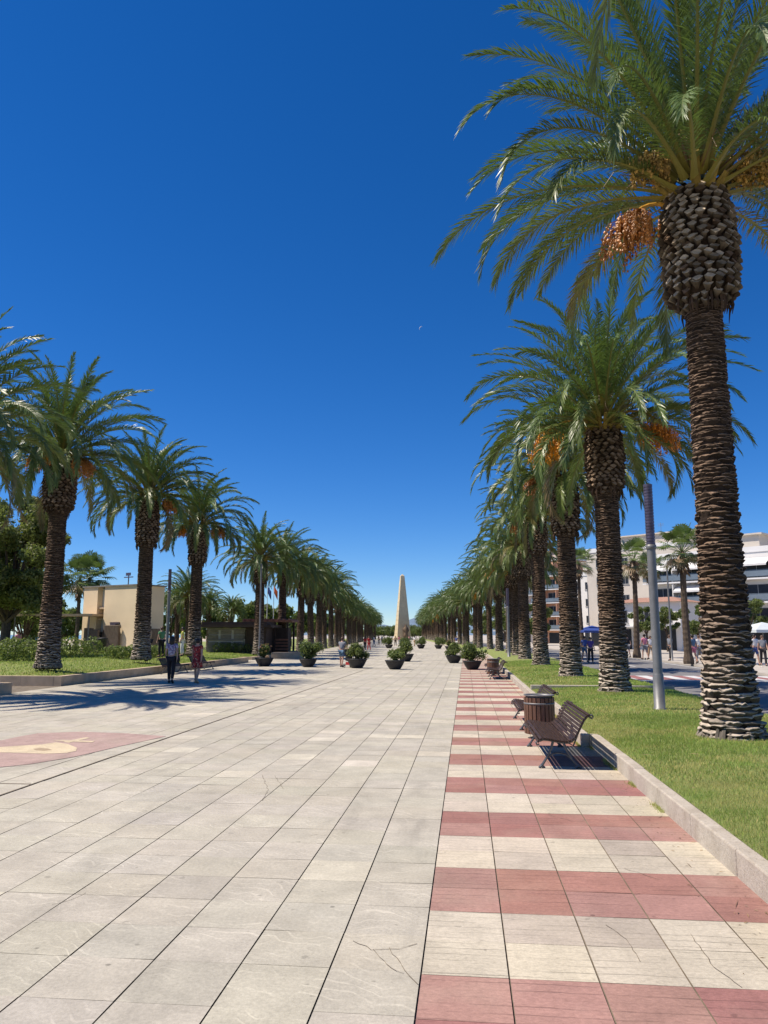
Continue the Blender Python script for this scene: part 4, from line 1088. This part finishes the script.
# left: sandy building with a notch and slabs in front
sb = empty('sandy_building', far(80, 58), 'plain sandy yellow building with a dark stepped slot, left of centre', 'building', R(-25)); sb.scale = (1.35, 1, 1)
b = MB()
b.box((0, 0, -.1), (1.15, 2.4, 5.3)); b.box((1.72, 0, -.1), (4.4, 2.4, 5.3)); b.box((1.152, 1.0, -.1), (1.718, 2.4, 5.25)); b.build('wall', 'plaster_yellow', sb)
b = MB(); b.box((-.08, -.08, 5.302), (4.5, 2.5, 5.4)); b.build('roof', 'wood_grey', sb)
b = MB(); b.box((1.16, .35, 1.2), (1.71, .995, 2.0)); b.build('dark_slot', 'dark_opening', sb)
for z in (2.9, 3.7):
    b = MB(); b.box((1.16, .1, z), (1.71, .99, z + .12)); b.build('ledge', 'concrete_wall', sb)
b = MB(); b.box((1.16, .45, 2.05), (1.71, .96, 2.88)); b.build('slot_window', 'parasol', sb)
b = MB(); b.box((1.16, .45, 3.83), (1.71, .96, 5.2)); b.build('slot_window', 'parasol', sb)
b = MB(); b.tube([(2.25, 1.5, 5.4), (2.25, 1.5, 6.4)], .035, 6); b.box((1.9, 1.47, 6.05), (2.6, 1.53, 6.12)); b.box((2.05, 1.46, 6.2), (2.4, 1.52, 6.42)); b.build('roof_aerial', 'steel_dark', sb)
b = MB(); b.box((2.35, -.1, 2.6), (3.05, -.003, 2.72)); b.box((2.5, -.25, 2.35), (2.9, -.004, 2.595)); b.build('wall_lamp', 'steel_dark', sb)
# graffiti-like white panel beside the slabs
b = MB(); b.box((2.45, -.025, .7), (3.05, -.003, 2.2)); b.build('pale_panel', 'slab_white', sb)
for i, (px, w, h) in enumerate(((87, .65, 1.95), (93.5, .6, 1.85), (106.5, .75, 1.8), (110.5, 1.15, 2.15), (128.5, .7, 1.95), (152, .9, 1.9))):
    q = far(px, 56.2 - (i % 2) * .5); b = MB(); b.box((-w / 2, -.12, -.08), (w / 2, .12, h + .35)); o = b.build('standing_slab', 'wood_slab', None, loc=(q.x, q.y, 0)); o.rotation_euler = (0, 0, R(random.uniform(-6, 6)))
    bv = o.modifiers.new('bevel', 'BEVEL'); bv.width = .03
    tag(o, ('leftmost tall weathered slab against the sandy building', 'second weathered slab from the left against the sandy building', 'weathered slab just left of the tallest one by the sandy building', 'tallest weathered slab, in front of the middle of the sandy building', 'weathered slab right of the pale panel, beside the second left palm', 'low weathered slab right of the palm trunk, at the end of the sandy building')[i], 'slab', 'standing slabs by the sandy building')
q = far(101.5, 52); b = MB(); b.lathe([(.02, .3), (.22, .3), (.26, .32), (.30, 1.2), (.33, 1.25), (.33, 1.3), (.02, 1.34)], 16); o = b.build('dark_bin', 'bowl_grey', None, True, (q.x, q.y, .3)); tag(o, 'black litter bin by the standing slabs', 'litter bin')
# thin roofed walkway
cw = empty('walkway_canopy', far(-30, 56), 'thin flat walkway canopy on slim posts, left of the sandy building', 'canopy', R(2))
b = MB(); b.box((0, 0, 3.15), (8.8, 2.2, 3.3)); b.build('canopy_roof', 'concrete_wall', cw)
for x in (.3, 3., 5.8, 8.5):
    b = MB(); b.tube([(x, .2, -.1), (x, .2, 3.148)], .05, 8); b.build('post', 'steel', cw)
# slatted pavilion and timber pergola
pvn = empty('slatted_pavilion', far(199, 63), 'low pavilion with pale slatted walls and dark overhanging roof', 'building', R(3))
b = MB(); b.box((.4, .6, -.1), (3.6, 3.5, .9)); b.box((.4, .6, 1.35), (3.6, 3.5, 1.45)); b.box((.4, .6, 2.2), (3.6, 3.5, 2.35))
for z in (.92, 1.47, 1.85):
    for k in range(3): b.box((.45 + k * 1.08, .65, z), (.45 + k * 1.08 + .85, 3.4, z + .32))
b.build('slatted_wall', 'wood_grey', pvn)
b = MB(); b.box((.5, .8, .9), (3.5, 3.4, 2.25)); b.build('core', 'slab_white', pvn)
b = MB(); b.box((3.62, .5, -.1), (5.3, 3.6, 2.4)); b.build('dark_wall', 'wood_dark', pvn)
b = MB(); b.box((-.5, -.6, 2.42), (5.9, 4.2, 2.62)); b.box((.2, -.2, 2.622), (5.5, 3.8, 2.85)); b.build('roof', 'wood_dark', pvn)
pg = empty('timber_pergola', far(247, 66), 'brown timber pergola building between the left palm trunks', 'building', R(3))
for x in np.arange(0, 3.5, 1.1):
    for yy in (0, 3.2): b = MB(); b.box((x, yy, -.1), (x + .16, yy + .16, 2.9)); b.build('post', 'wood_dark', pg)
b = MB(); b.box((-.4, -.3, 2.902), (3.8, 3.7, 3.04))
for k in range(9): b.box((-.3 + k * .48, -.6, 3.042), (-.2 + k * .48, 4., 3.16))
b.build('beam_roof', 'wood_red', pg)
b = MB(); b.box((0.2, .6, -.1), (1.5, 3., 2.1)); b.build('kiosk', 'wood_dark', pg)
b = MB(); b.box((2.1, .6, -.1), (3.2, 3., 2.4)); b.build('kiosk', 'wood_dark', pg)
b = MB()
for z in np.arange(.3, 1.6, .26): b.box((2.4, -.04, z), (3.5, -.002, z + .14))
b.build('slat_screen', 'wood_red', pg)
# low blocks near the far planters
for i, (px, py, w) in enumerate(((286, 658.5, 2.4), (300, 656.5, 2.4), (352, 652.5, 2.4))):
    q = at(px, py); b = MB(); b.box((-w / 2, 0, -.02), (w / 2, 1.1, .45)); o = b.build('stone_seat_block', 'concrete_wall', None, loc=q); tag(o, ('low stone block left of the widest potted shrub', 'low stone block behind the widest potted shrub', 'low stone block behind the person with the pushchair')[i], 'bench'); bv = o.modifiers.new('bevel', 'BEVEL'); bv.width = .04
# cafe parasols on the far pavement
for i, (px, d, h, m, lab) in enumerate(((765, 56, 2.5, 'parasol', 'pale square cafe parasol at the right edge, above seated people'), (593, 84, 2.6, 'flag_blue', 'blue cafe parasol between the second and third trunks'), (601, 92, 2.6, 'flag_blue', 'farther blue cafe parasol by the narrow white block'))):
    q = far(px, d); e = empty('cafe_parasol', (q.x, q.y, .12), lab, 'parasol', R(15), 'cafe parasols')
    b = MB(); b.tube([(0, 0, 0), (0, 0, h)], .03, 8); b.lathe([(.02, 0), (.3, 0), (.3, .07), (.02, .08)], 16); b.build('pole', 'steel', e)
    c = MB(); r = 1.6; c.add([(-r, -r, h - .45), (r, -r, h - .45), (r, r, h - .45), (-r, r, h - .45), (0, 0, h + .1), (-r, -r, h - .65), (r, -r, h - .65), (r, r, h - .65), (-r, r, h - .65)], [(0, 1, 4), (1, 2, 4), (2, 3, 4), (3, 0, 4), (5, 6, 1, 0), (6, 7, 2, 1), (7, 8, 3, 2), (8, 5, 0, 3)]); c.build('canopy', m, e)

# ================================================================== PEOPLE
def skin(verts, edges, radii, sub=1):
    me = bpy.data.meshes.new('tmp'); me.from_pydata([tuple(v) for v in verts], edges, [])
    o = bpy.data.objects.new('tmp', me); COL.objects.link(o)
    md = o.modifiers.new('s', 'SKIN'); md.use_smooth_shade = True
    for i, r in enumerate(radii):
        sv = me.skin_vertices[0].data[i]; sv.radius = r if hasattr(r, '__len__') else (r, r); sv.use_root = (i == 0)
    ss = o.modifiers.new('d', 'SUBSURF'); ss.levels = sub; ss.render_levels = sub
    dg = bpy.context.evaluated_depsgraph_get(); ev = o.evaluated_get(dg); m2 = ev.to_mesh()
    v = np.array([x.co[:] for x in m2.vertices]); f = [list(p.vertices) for p in m2.polygons]
    ev.to_mesh_clear(); bpy.data.objects.remove(o); bpy.data.meshes.remove(me)
    return v, f
def person(loc, rz, label, h=1.65, step=.22, hair='hair_dark', long_hair=False, top='cloth_white', legs='cloth_black', dress=None, arms=(0.25, -.2), short=True, shorts=False, lean=0., group=None, reach=0., shoes='rubber', bag=None):
    """facing local +Y"""
    e = empty('person', loc, label, 'person', rz, group, h / 1.70)
    ly = lean
    J = dict(pel=(0, 0, .95), sp=(0, .02 + ly * .3, 1.14), ch=(0, .02 + ly * .8, 1.33), ne=(0, .01 + ly, 1.455), hb=(0, .03 + ly * 1.1, 1.52), hc=(0, .035 + ly * 1.15, 1.60), ht=(0, .02 + ly * 1.15, 1.675))
    ed = [('pel', 'sp'), ('sp', 'ch'), ('ch', 'ne'), ('ne', 'hb'), ('hb', 'hc'), ('hc', 'ht')]
    rd = dict(pel=(.15, .115), sp=(.128, .10), ch=(.145, .105), ne=(.052, .052), hb=(.066, .072), hc=(.078, .092), ht=(.05, .06))
    for s, nm, st, ar in ((-1, 'l', step, arms[0]), (1, 'r', -step, arms[1])):
        J['sh' + nm] = (s * .165, .01 + ly * .9, 1.395); J['el' + nm] = (s * .215, .0 + ly * .9 + ar * .3 + reach * .2, 1.13 + reach * .02); J['wr' + nm] = (s * .225, .05 + ly * .9 + ar * .75 + reach * .42, .90 + abs(ar) * .04 + reach * .12); J['ha' + nm] = (s * .222, .065 + ly * .9 + ar * .9 + reach * .50, .835 + abs(ar) * .05 + reach * .15)
        J['hp' + nm] = (s * .088, 0, .90); J['kn' + nm] = (s * .095, .03 + st * .5, .50); J['an' + nm] = (s * .095, -.01 + st * (.95 if st > 0 else 1.2), .085 + (.05 if st < 0 and step else 0)); J['to' + nm] = (s * .105, .15 + st * (.95 if st > 0 else 1.15), .03)
        ed += [('ch', 'sh' + nm), ('sh' + nm, 'el' + nm), ('el' + nm, 'wr' + nm), ('wr' + nm, 'ha' + nm), ('pel', 'hp' + nm), ('hp' + nm, 'kn' + nm), ('kn' + nm, 'an' + nm), ('an' + nm, 'to' + nm)]
        rd.update({'sh' + nm: .056, 'el' + nm: .040, 'wr' + nm: .027, 'ha' + nm: (.038, .018), 'hp' + nm: .092, 'kn' + nm: .056, 'an' + nm: .038, 'to' + nm: .034})
    names = list(J); ix = {n: i for i, n in enumerate(names)}
    v, f = skin([J[n] for n in names], [(ix[a], ix[b]) for a, b in ed], [rd[n] for n in names])
    b = MB(); b.add(v, f)
    hc = J['hc']
    b.tube([(0, hc[1] + .085, hc[2] + .012), (0, hc[1] + .118, hc[2] - .022), (0, hc[1] + .09, hc[2] - .03)], [.010, .016, .012], 6)
    for s in (-1, 1):
        b.ell((s * .083, hc[1] + .0, hc[2] - .01), (.012, .024, .034), 8, 6)
        b.ell((s * .032, hc[1] + .088, hc[2] + .012), (.013, .008, .008), 8, 5, mi=1)
        nm = 'l' if s < 0 else 'r'; hx, hy, hz = J['ha' + nm]
        for k in range(4):
            fx = hy - .027 + .018 * k; l = (.062, .075, .07, .055)[k]
            b.tube([(hx, fx, hz + .01), (hx - s * .004, fx + .004, hz - l * .6), (hx - s * .02, fx + .008, hz - l)], [.0095, .0085, .006], 5)
        b.tube([(hx - s * .005, hy + .03, hz + .035), (hx - s * .012, hy + .055, hz + .005), (hx - s * .02, hy + .062, hz - .02)], [.011, .010, .007], 5)
    b.box((-.022, hc[1] + .091, hc[2] - .058), (.022, hc[1] + .094, hc[2] - .05), mi=1)
    b.build('body', ['skin', 'eye'], e, True)
    hb = MB(); hb.ell((0, hc[1] - .022, hc[2] + .018), (.098, .102, .105), 14, 9)
    if long_hair: hb.ell((0, hc[1] - .07, hc[2] - .07), (.10, .062, .16), 12, 8)
    hb.build('hair', hair, e, True)
    def cloth(nm, pts, eds, rads, m, sub=1):
        vv, ff = skin(pts, eds, rads, sub); c = MB(); c.add(vv, ff); return c.build(nm, m, e, True)
    def mid(a, b_, t): return tuple(np.array(J[a]) * (1 - t) + np.array(J[b_]) * t)
    sl = .55 if short else .97
    pts = [mid('pel', 'sp', .0), J['sp'], J['ch'], mid('ch', 'ne', .55), J['shl'], mid('shl', 'ell', sl), J['shr'], mid('shr', 'elr', sl)]
    if dress:
        rows = [(.155, .12, 1.41, .9), (.175, .125, 1.33, .8), (.150, .115, 1.14, .3), (.172, .135, .98, 0), (.195, .165, .80, 0), (.215, .20, .60, 0), (.205, .195, .595, 0), (.16, .13, .95, 0)]
        vs = []; fs = []; n = 18
        for (rx, ry, z, k) in rows:
            for a in range(n):
                t = 2 * math.pi * a / n; rip = 1 + (.045 * math.sin(t * 5) if z < .9 else 0)
                vs.append((rx * math.cos(t) * rip, .015 + ly * k + ry * math.sin(t) * rip, z))
        for i in range(len(rows) - 1):
            for a in range(n): fs.append((i * n + a, i * n + (a + 1) % n, (i + 1) * n + (a + 1) % n, (i + 1) * n + a))
        c = MB(); c.add(vs, fs)
        for s in ('l', 'r'): c.tube([mid('ch', 'sh' + s, .5), J['sh' + s], mid('sh' + s, 'el' + s, .3)], [.085, .075, .064], 10)
        c.build('dress', dress, e, True)
    else:
        cloth('shirt', pts, [(0, 1), (1, 2), (2, 3), (2, 4), (4, 5), (2, 6), (6, 7)], [(.168, .135), (.150, .122), (.160, .122), (.075, .07), .076, .062, .076, .062], top)
        tl = .95
        if shorts: P_ = [J['pel'], J['hpl'], mid('hpl', 'knl', .8), J['hpr'], mid('hpr', 'knr', .8)]; cloth('shorts', P_, [(0, 1), (1, 2), (0, 3), (3, 4)], [(.155, .125), .105, .085, .105, .085], legs)
        else: P_ = [J['pel'], J['hpl'], J['knl'], mid('knl', 'anl', tl), J['hpr'], J['knr'], mid('knr', 'anr', tl)]; cloth('trousers', P_, [(0, 1), (1, 2), (2, 3), (0, 4), (4, 5), (5, 6)], [(.158, .128), .106, .076, .062, .106, .076, .062], legs)
    for s in ('l', 'r'):
        a, t = J['an' + s], J['to' + s]; sh = MB()
        sh.tube([(a[0], a[1] - .05, a[2] - .045), (a[0], a[1] + .0, a[2] - .035), (t[0], t[1] - .03, t[2] + .004), (t[0], t[1] + .03, t[2] - .002)], [.036, .046, .044, .022], 8); sh.build('shoe', shoes, e, True)
    if bag:
        c = MB(); x = .26
        c.ell((x, .0, .86), (.05, .13, .13), 12, 8); c.tube([(x, -.08, .95), (.19, .0, 1.38), (x, .09, .95)], .012, 6); o = c.build('shoulder_bag', bag, e, True)
    return e
def face(px_dir): return YAW + R(px_dir)
q = at(170.5, 683.2); person(q, face(4), 'woman in a lilac print top and black trousers walking away', 1.74, .20, 'hair_dark', True, 'print_lilac', 'cloth_black', bag='cloth_black', arms=(.15, -.2))
q = at(196.2, 683.3); person(q, face(-8), 'woman in a red patterned dress walking away, right of the lilac top', 1.66, .17, 'hair_dark', False, dress='print_red', arms=(.25, -.25), shoes='cloth_tan')
q = at(341.5, 667.2); person(q, face(-12), 'person in a grey top and blue denim shorts leaning on a pushchair', 1.68, .2, 'hair_brown', False, 'cloth_grey', 'cloth_denim', shorts=True, lean=.12, reach=.7, arms=(.1, .1))
pc = empty('pushchair', at(350.5, 667.5), 'small dark pushchair in front of the person in grey', 'pushchair', face(-30))
for s in (-.22, .22):
    b = MB(); b.tube([(s, .35, .12), (s, -.1, .62), (s, -.42, .98), (s, -.5, .98)], .014, 6); b.tube([(s, -.3, .1), (s, .1, .5)], .014, 6); b.build('frame', 'steel', pc)
    for y_ in (.35, -.3):
        b = MB(); M_ = Matrix.Translation((s, y_, .11)) @ Matrix.Rotation(R(90), 4, 'Y')
        ring = [(M_ @ Vector((.09 * math.cos(2 * math.pi * k / 16), .09 * math.sin(2 * math.pi * k / 16), 0))) for k in range(17)]
        b.tube(ring, .02, 6, cap=False); b.tube([M_ @ Vector((0, 0, -.02)), M_ @ Vector((0, 0, .02))], .03, 8); b.build('wheel', 'rubber', pc)
b = MB(); b.tube([(-.22, -.5, .98), (.22, -.5, .98)], .018, 6); b.build('handle', 'rubber', pc)
b = MB(); b.box((-.2, -.12, .36), (.2, .25, .41)); b.box((-.2, -.22, .38), (.2, -.14, .85)); b.box((-.2, .2, .12), (.2, .35, .16)); b.build('seat', 'cloth_black', pc)
b = MB(); b.ell((0, -.05, .78), (.23, .26, .22), 12, 8); b.build('hood', 'cloth_black', pc, True)
b = MB(); b.box((-.17, -.25, .15), (.17, .1, .3)); b.build('basket', 'cloth_red', pc)
crowd = [
    (148.5, 41.5, .62, 90, 1.66, 'cloth_tan', 'cloth_black', 'person in a tan shirt standing behind the left bench'),
    (161, 42.5, .62, 60, 1.62, 'cloth_green', 'cloth_black', 'person in a green shirt between the tan shirt and the walking women'),
    (182, 44, .62, 110, 1.62, 'cloth_yellow', 'cloth_white', 'person in a yellow shirt seen between the walking women'),
    (17, 48, .45, 60, 1.6, 'cloth_pink', 'cloth_white', 'person in a pink top under the tree at the left edge'),
]
for i, (px, d, z, fc, h_, tp, lg, lab) in enumerate(crowd):
    q = far(px, d, z); person((q.x, q.y, z), R(fc), lab, h_, .05, 'hair_brown' if i % 2 else 'hair_dark', False, tp, lg, arms=(.1, .0))
rs = [(585, 662, 200, 1.72, 'cloth_blue', 'cloth_denim', 'person in blue between the second and third trunks'), (591, 663.5, 180, 1.66, 'cloth_purple', 'cloth_black', 'person in purple print beside the second trunk'),
      (645.5, 659.5, 20, 1.74, 'cloth_pink', 'cloth_grey', 'person in a pink shirt on the far pavement left of the lamp post'), (651, 659, 190, 1.62, 'cloth_white', 'cloth_tan', 'person in white behind the person in the pink shirt'),
      (694, 663.5, 30, 1.7, 'cloth_denim', 'cloth_pink', 'person in a teal top and pink shorts beside the slim fan palm'), (700, 662.5, 200, 1.66, 'cloth_white', 'cloth_grey', 'person in white at the left edge of the big trunk'),
      (756, 665.5, 200, 1.72, 'cloth_white', 'cloth_blue', 'person in a pale top and bright blue shorts under the parasol'), (764, 666, 170, 1.66, 'cloth_grey', 'cloth_black', 'person in grey at the right edge under the parasol'), (628, 657.5, 10, 1.7, 'cloth_black', 'cloth_grey', 'person in black just right of the second trunk'), (671, 660.5, 120, 1.7, 'cloth_grey', 'cloth_black', 'person in dark clothes by the thin street lamp')]
for i, (px, py, fc, h_, tp, lg, lab) in enumerate(rs):
    q = at(px, py, .12 if px > 600 else 0); person((q.x, q.y, q.z), R(fc), lab, h_, .18, 'hair_brown' if i % 2 else 'hair_dark', i % 3 == 0, tp, lg, shorts=(i % 2 == 0), arms=(.2, -.2))
fpx = [(365, 650, 'cloth_red', 'cloth_black', 'left one of the two distant people in red'), (369, 650.5, 'cloth_red', 'cloth_red', 'right one of the two distant people in red'), (374, 646.5, 'cloth_white', 'cloth_denim', 'distant person in white right of the people in red'),
       (379, 644.5, 'cloth_black', 'cloth_black', 'distant person in black in the shade of the left palms'), (382, 644, 'cloth_denim', 'cloth_black', 'distant person in denim blue in the shade of the left palms'), (395.5, 646, 'cloth_tan', 'cloth_black', 'distant person in tan at the left foot of the obelisk'), (399, 645.5, 'cloth_pink', 'cloth_white', 'distant person in pink before the obelisk'),
       (409, 645, 'cloth_pink', 'cloth_grey', 'distant person in pink at the right foot of the obelisk'), (414.5, 646.2, 'cloth_white', 'cloth_tan', 'distant person in white right of the obelisk'), (456.5, 648, 'cloth_blue', 'cloth_white', 'distant person in blue beside the right-hand trunks')]
for i, (px, py, tp, lg, lab) in enumerate(fpx):
    q = at(px, py); person(q, R(40 * i), lab, 1.62 + .03 * (i % 4), .16, 'hair_brown' if i % 2 else 'hair_dark', i % 2 == 0, tp, lg, arms=(.2, -.2))

# the faint daytime moon
el = math.atan((512 - 329) / F) + TH; dist = 9000.; mx, my = world_xy(dist * math.cos(el), (421 - 384) / F * dist)
mo = MB(); rr_ = 30.; pts = []; rad_ = []
for k in range(15):
    a = R(75 + 135 * k / 14); pts.append((rr_ * math.cos(a), 0, rr_ * math.sin(a))); rad_.append(.3 + 3.2 * math.sin(math.pi * k / 14))
mo.tube(pts, rad_, 10); o = mo.build('moon', 'slab_white', None, True, (mx, my, dist * math.sin(el) + H)); tag(o, 'faint crescent moon in the blue sky right of centre', 'moon')

# ================================================================== LIGHT
EL = R(58); sh = Vector((.99, .125, 0)).normalized(); sunv = Vector((-sh.x * math.cos(EL), -sh.y * math.cos(EL), math.sin(EL)))
ld = bpy.data.lights.new('sun', 'SUN'); lo_ = bpy.data.objects.new('sun', ld); COL.objects.link(lo_)
ld.energy = 5.0; ld.angle = R(.5); ld.color = (1, .895, .765)
lo_.rotation_euler = sunv.to_track_quat('Z', 'Y').to_euler(); lo_.location = (-20, -10, 40)
w = bpy.data.worlds.new('World'); scene.world = w; w.use_nodes = True
nt = w.node_tree; sky = nt.nodes.new('ShaderNodeTexSky'); sky.sky_type = 'NISHITA'; sky.sun_disc = False
sky.sun_elevation = EL; sky.sun_rotation = math.atan2(sunv.x, sunv.y); sky.altitude = 2000; sky.air_density = 1.; sky.dust_density = .1; sky.ozone_density = 8.
hsv = nt.nodes.new('ShaderNodeHueSaturation'); hsv.inputs['Hue'].default_value = .507; hsv.inputs['Saturation'].default_value = 1.24; hsv.inputs['Value'].default_value = 1.
nt.links.new(sky.outputs[0], hsv.inputs['Color'])
bg = nt.nodes['Background']; nt.links.new(hsv.outputs[0], bg.inputs[0]); bg.inputs[1].default_value = .106
scene.view_settings.view_transform = 'Standard'; scene.view_settings.look = 'None'; scene.view_settings.gamma = 1; scene.view_settings.exposure = .34
scene.render.engine = 'CYCLES'; scene.cycles.max_bounces = 6; scene.cycles.diffuse_bounces = 3; scene.cycles.use_denoising = True
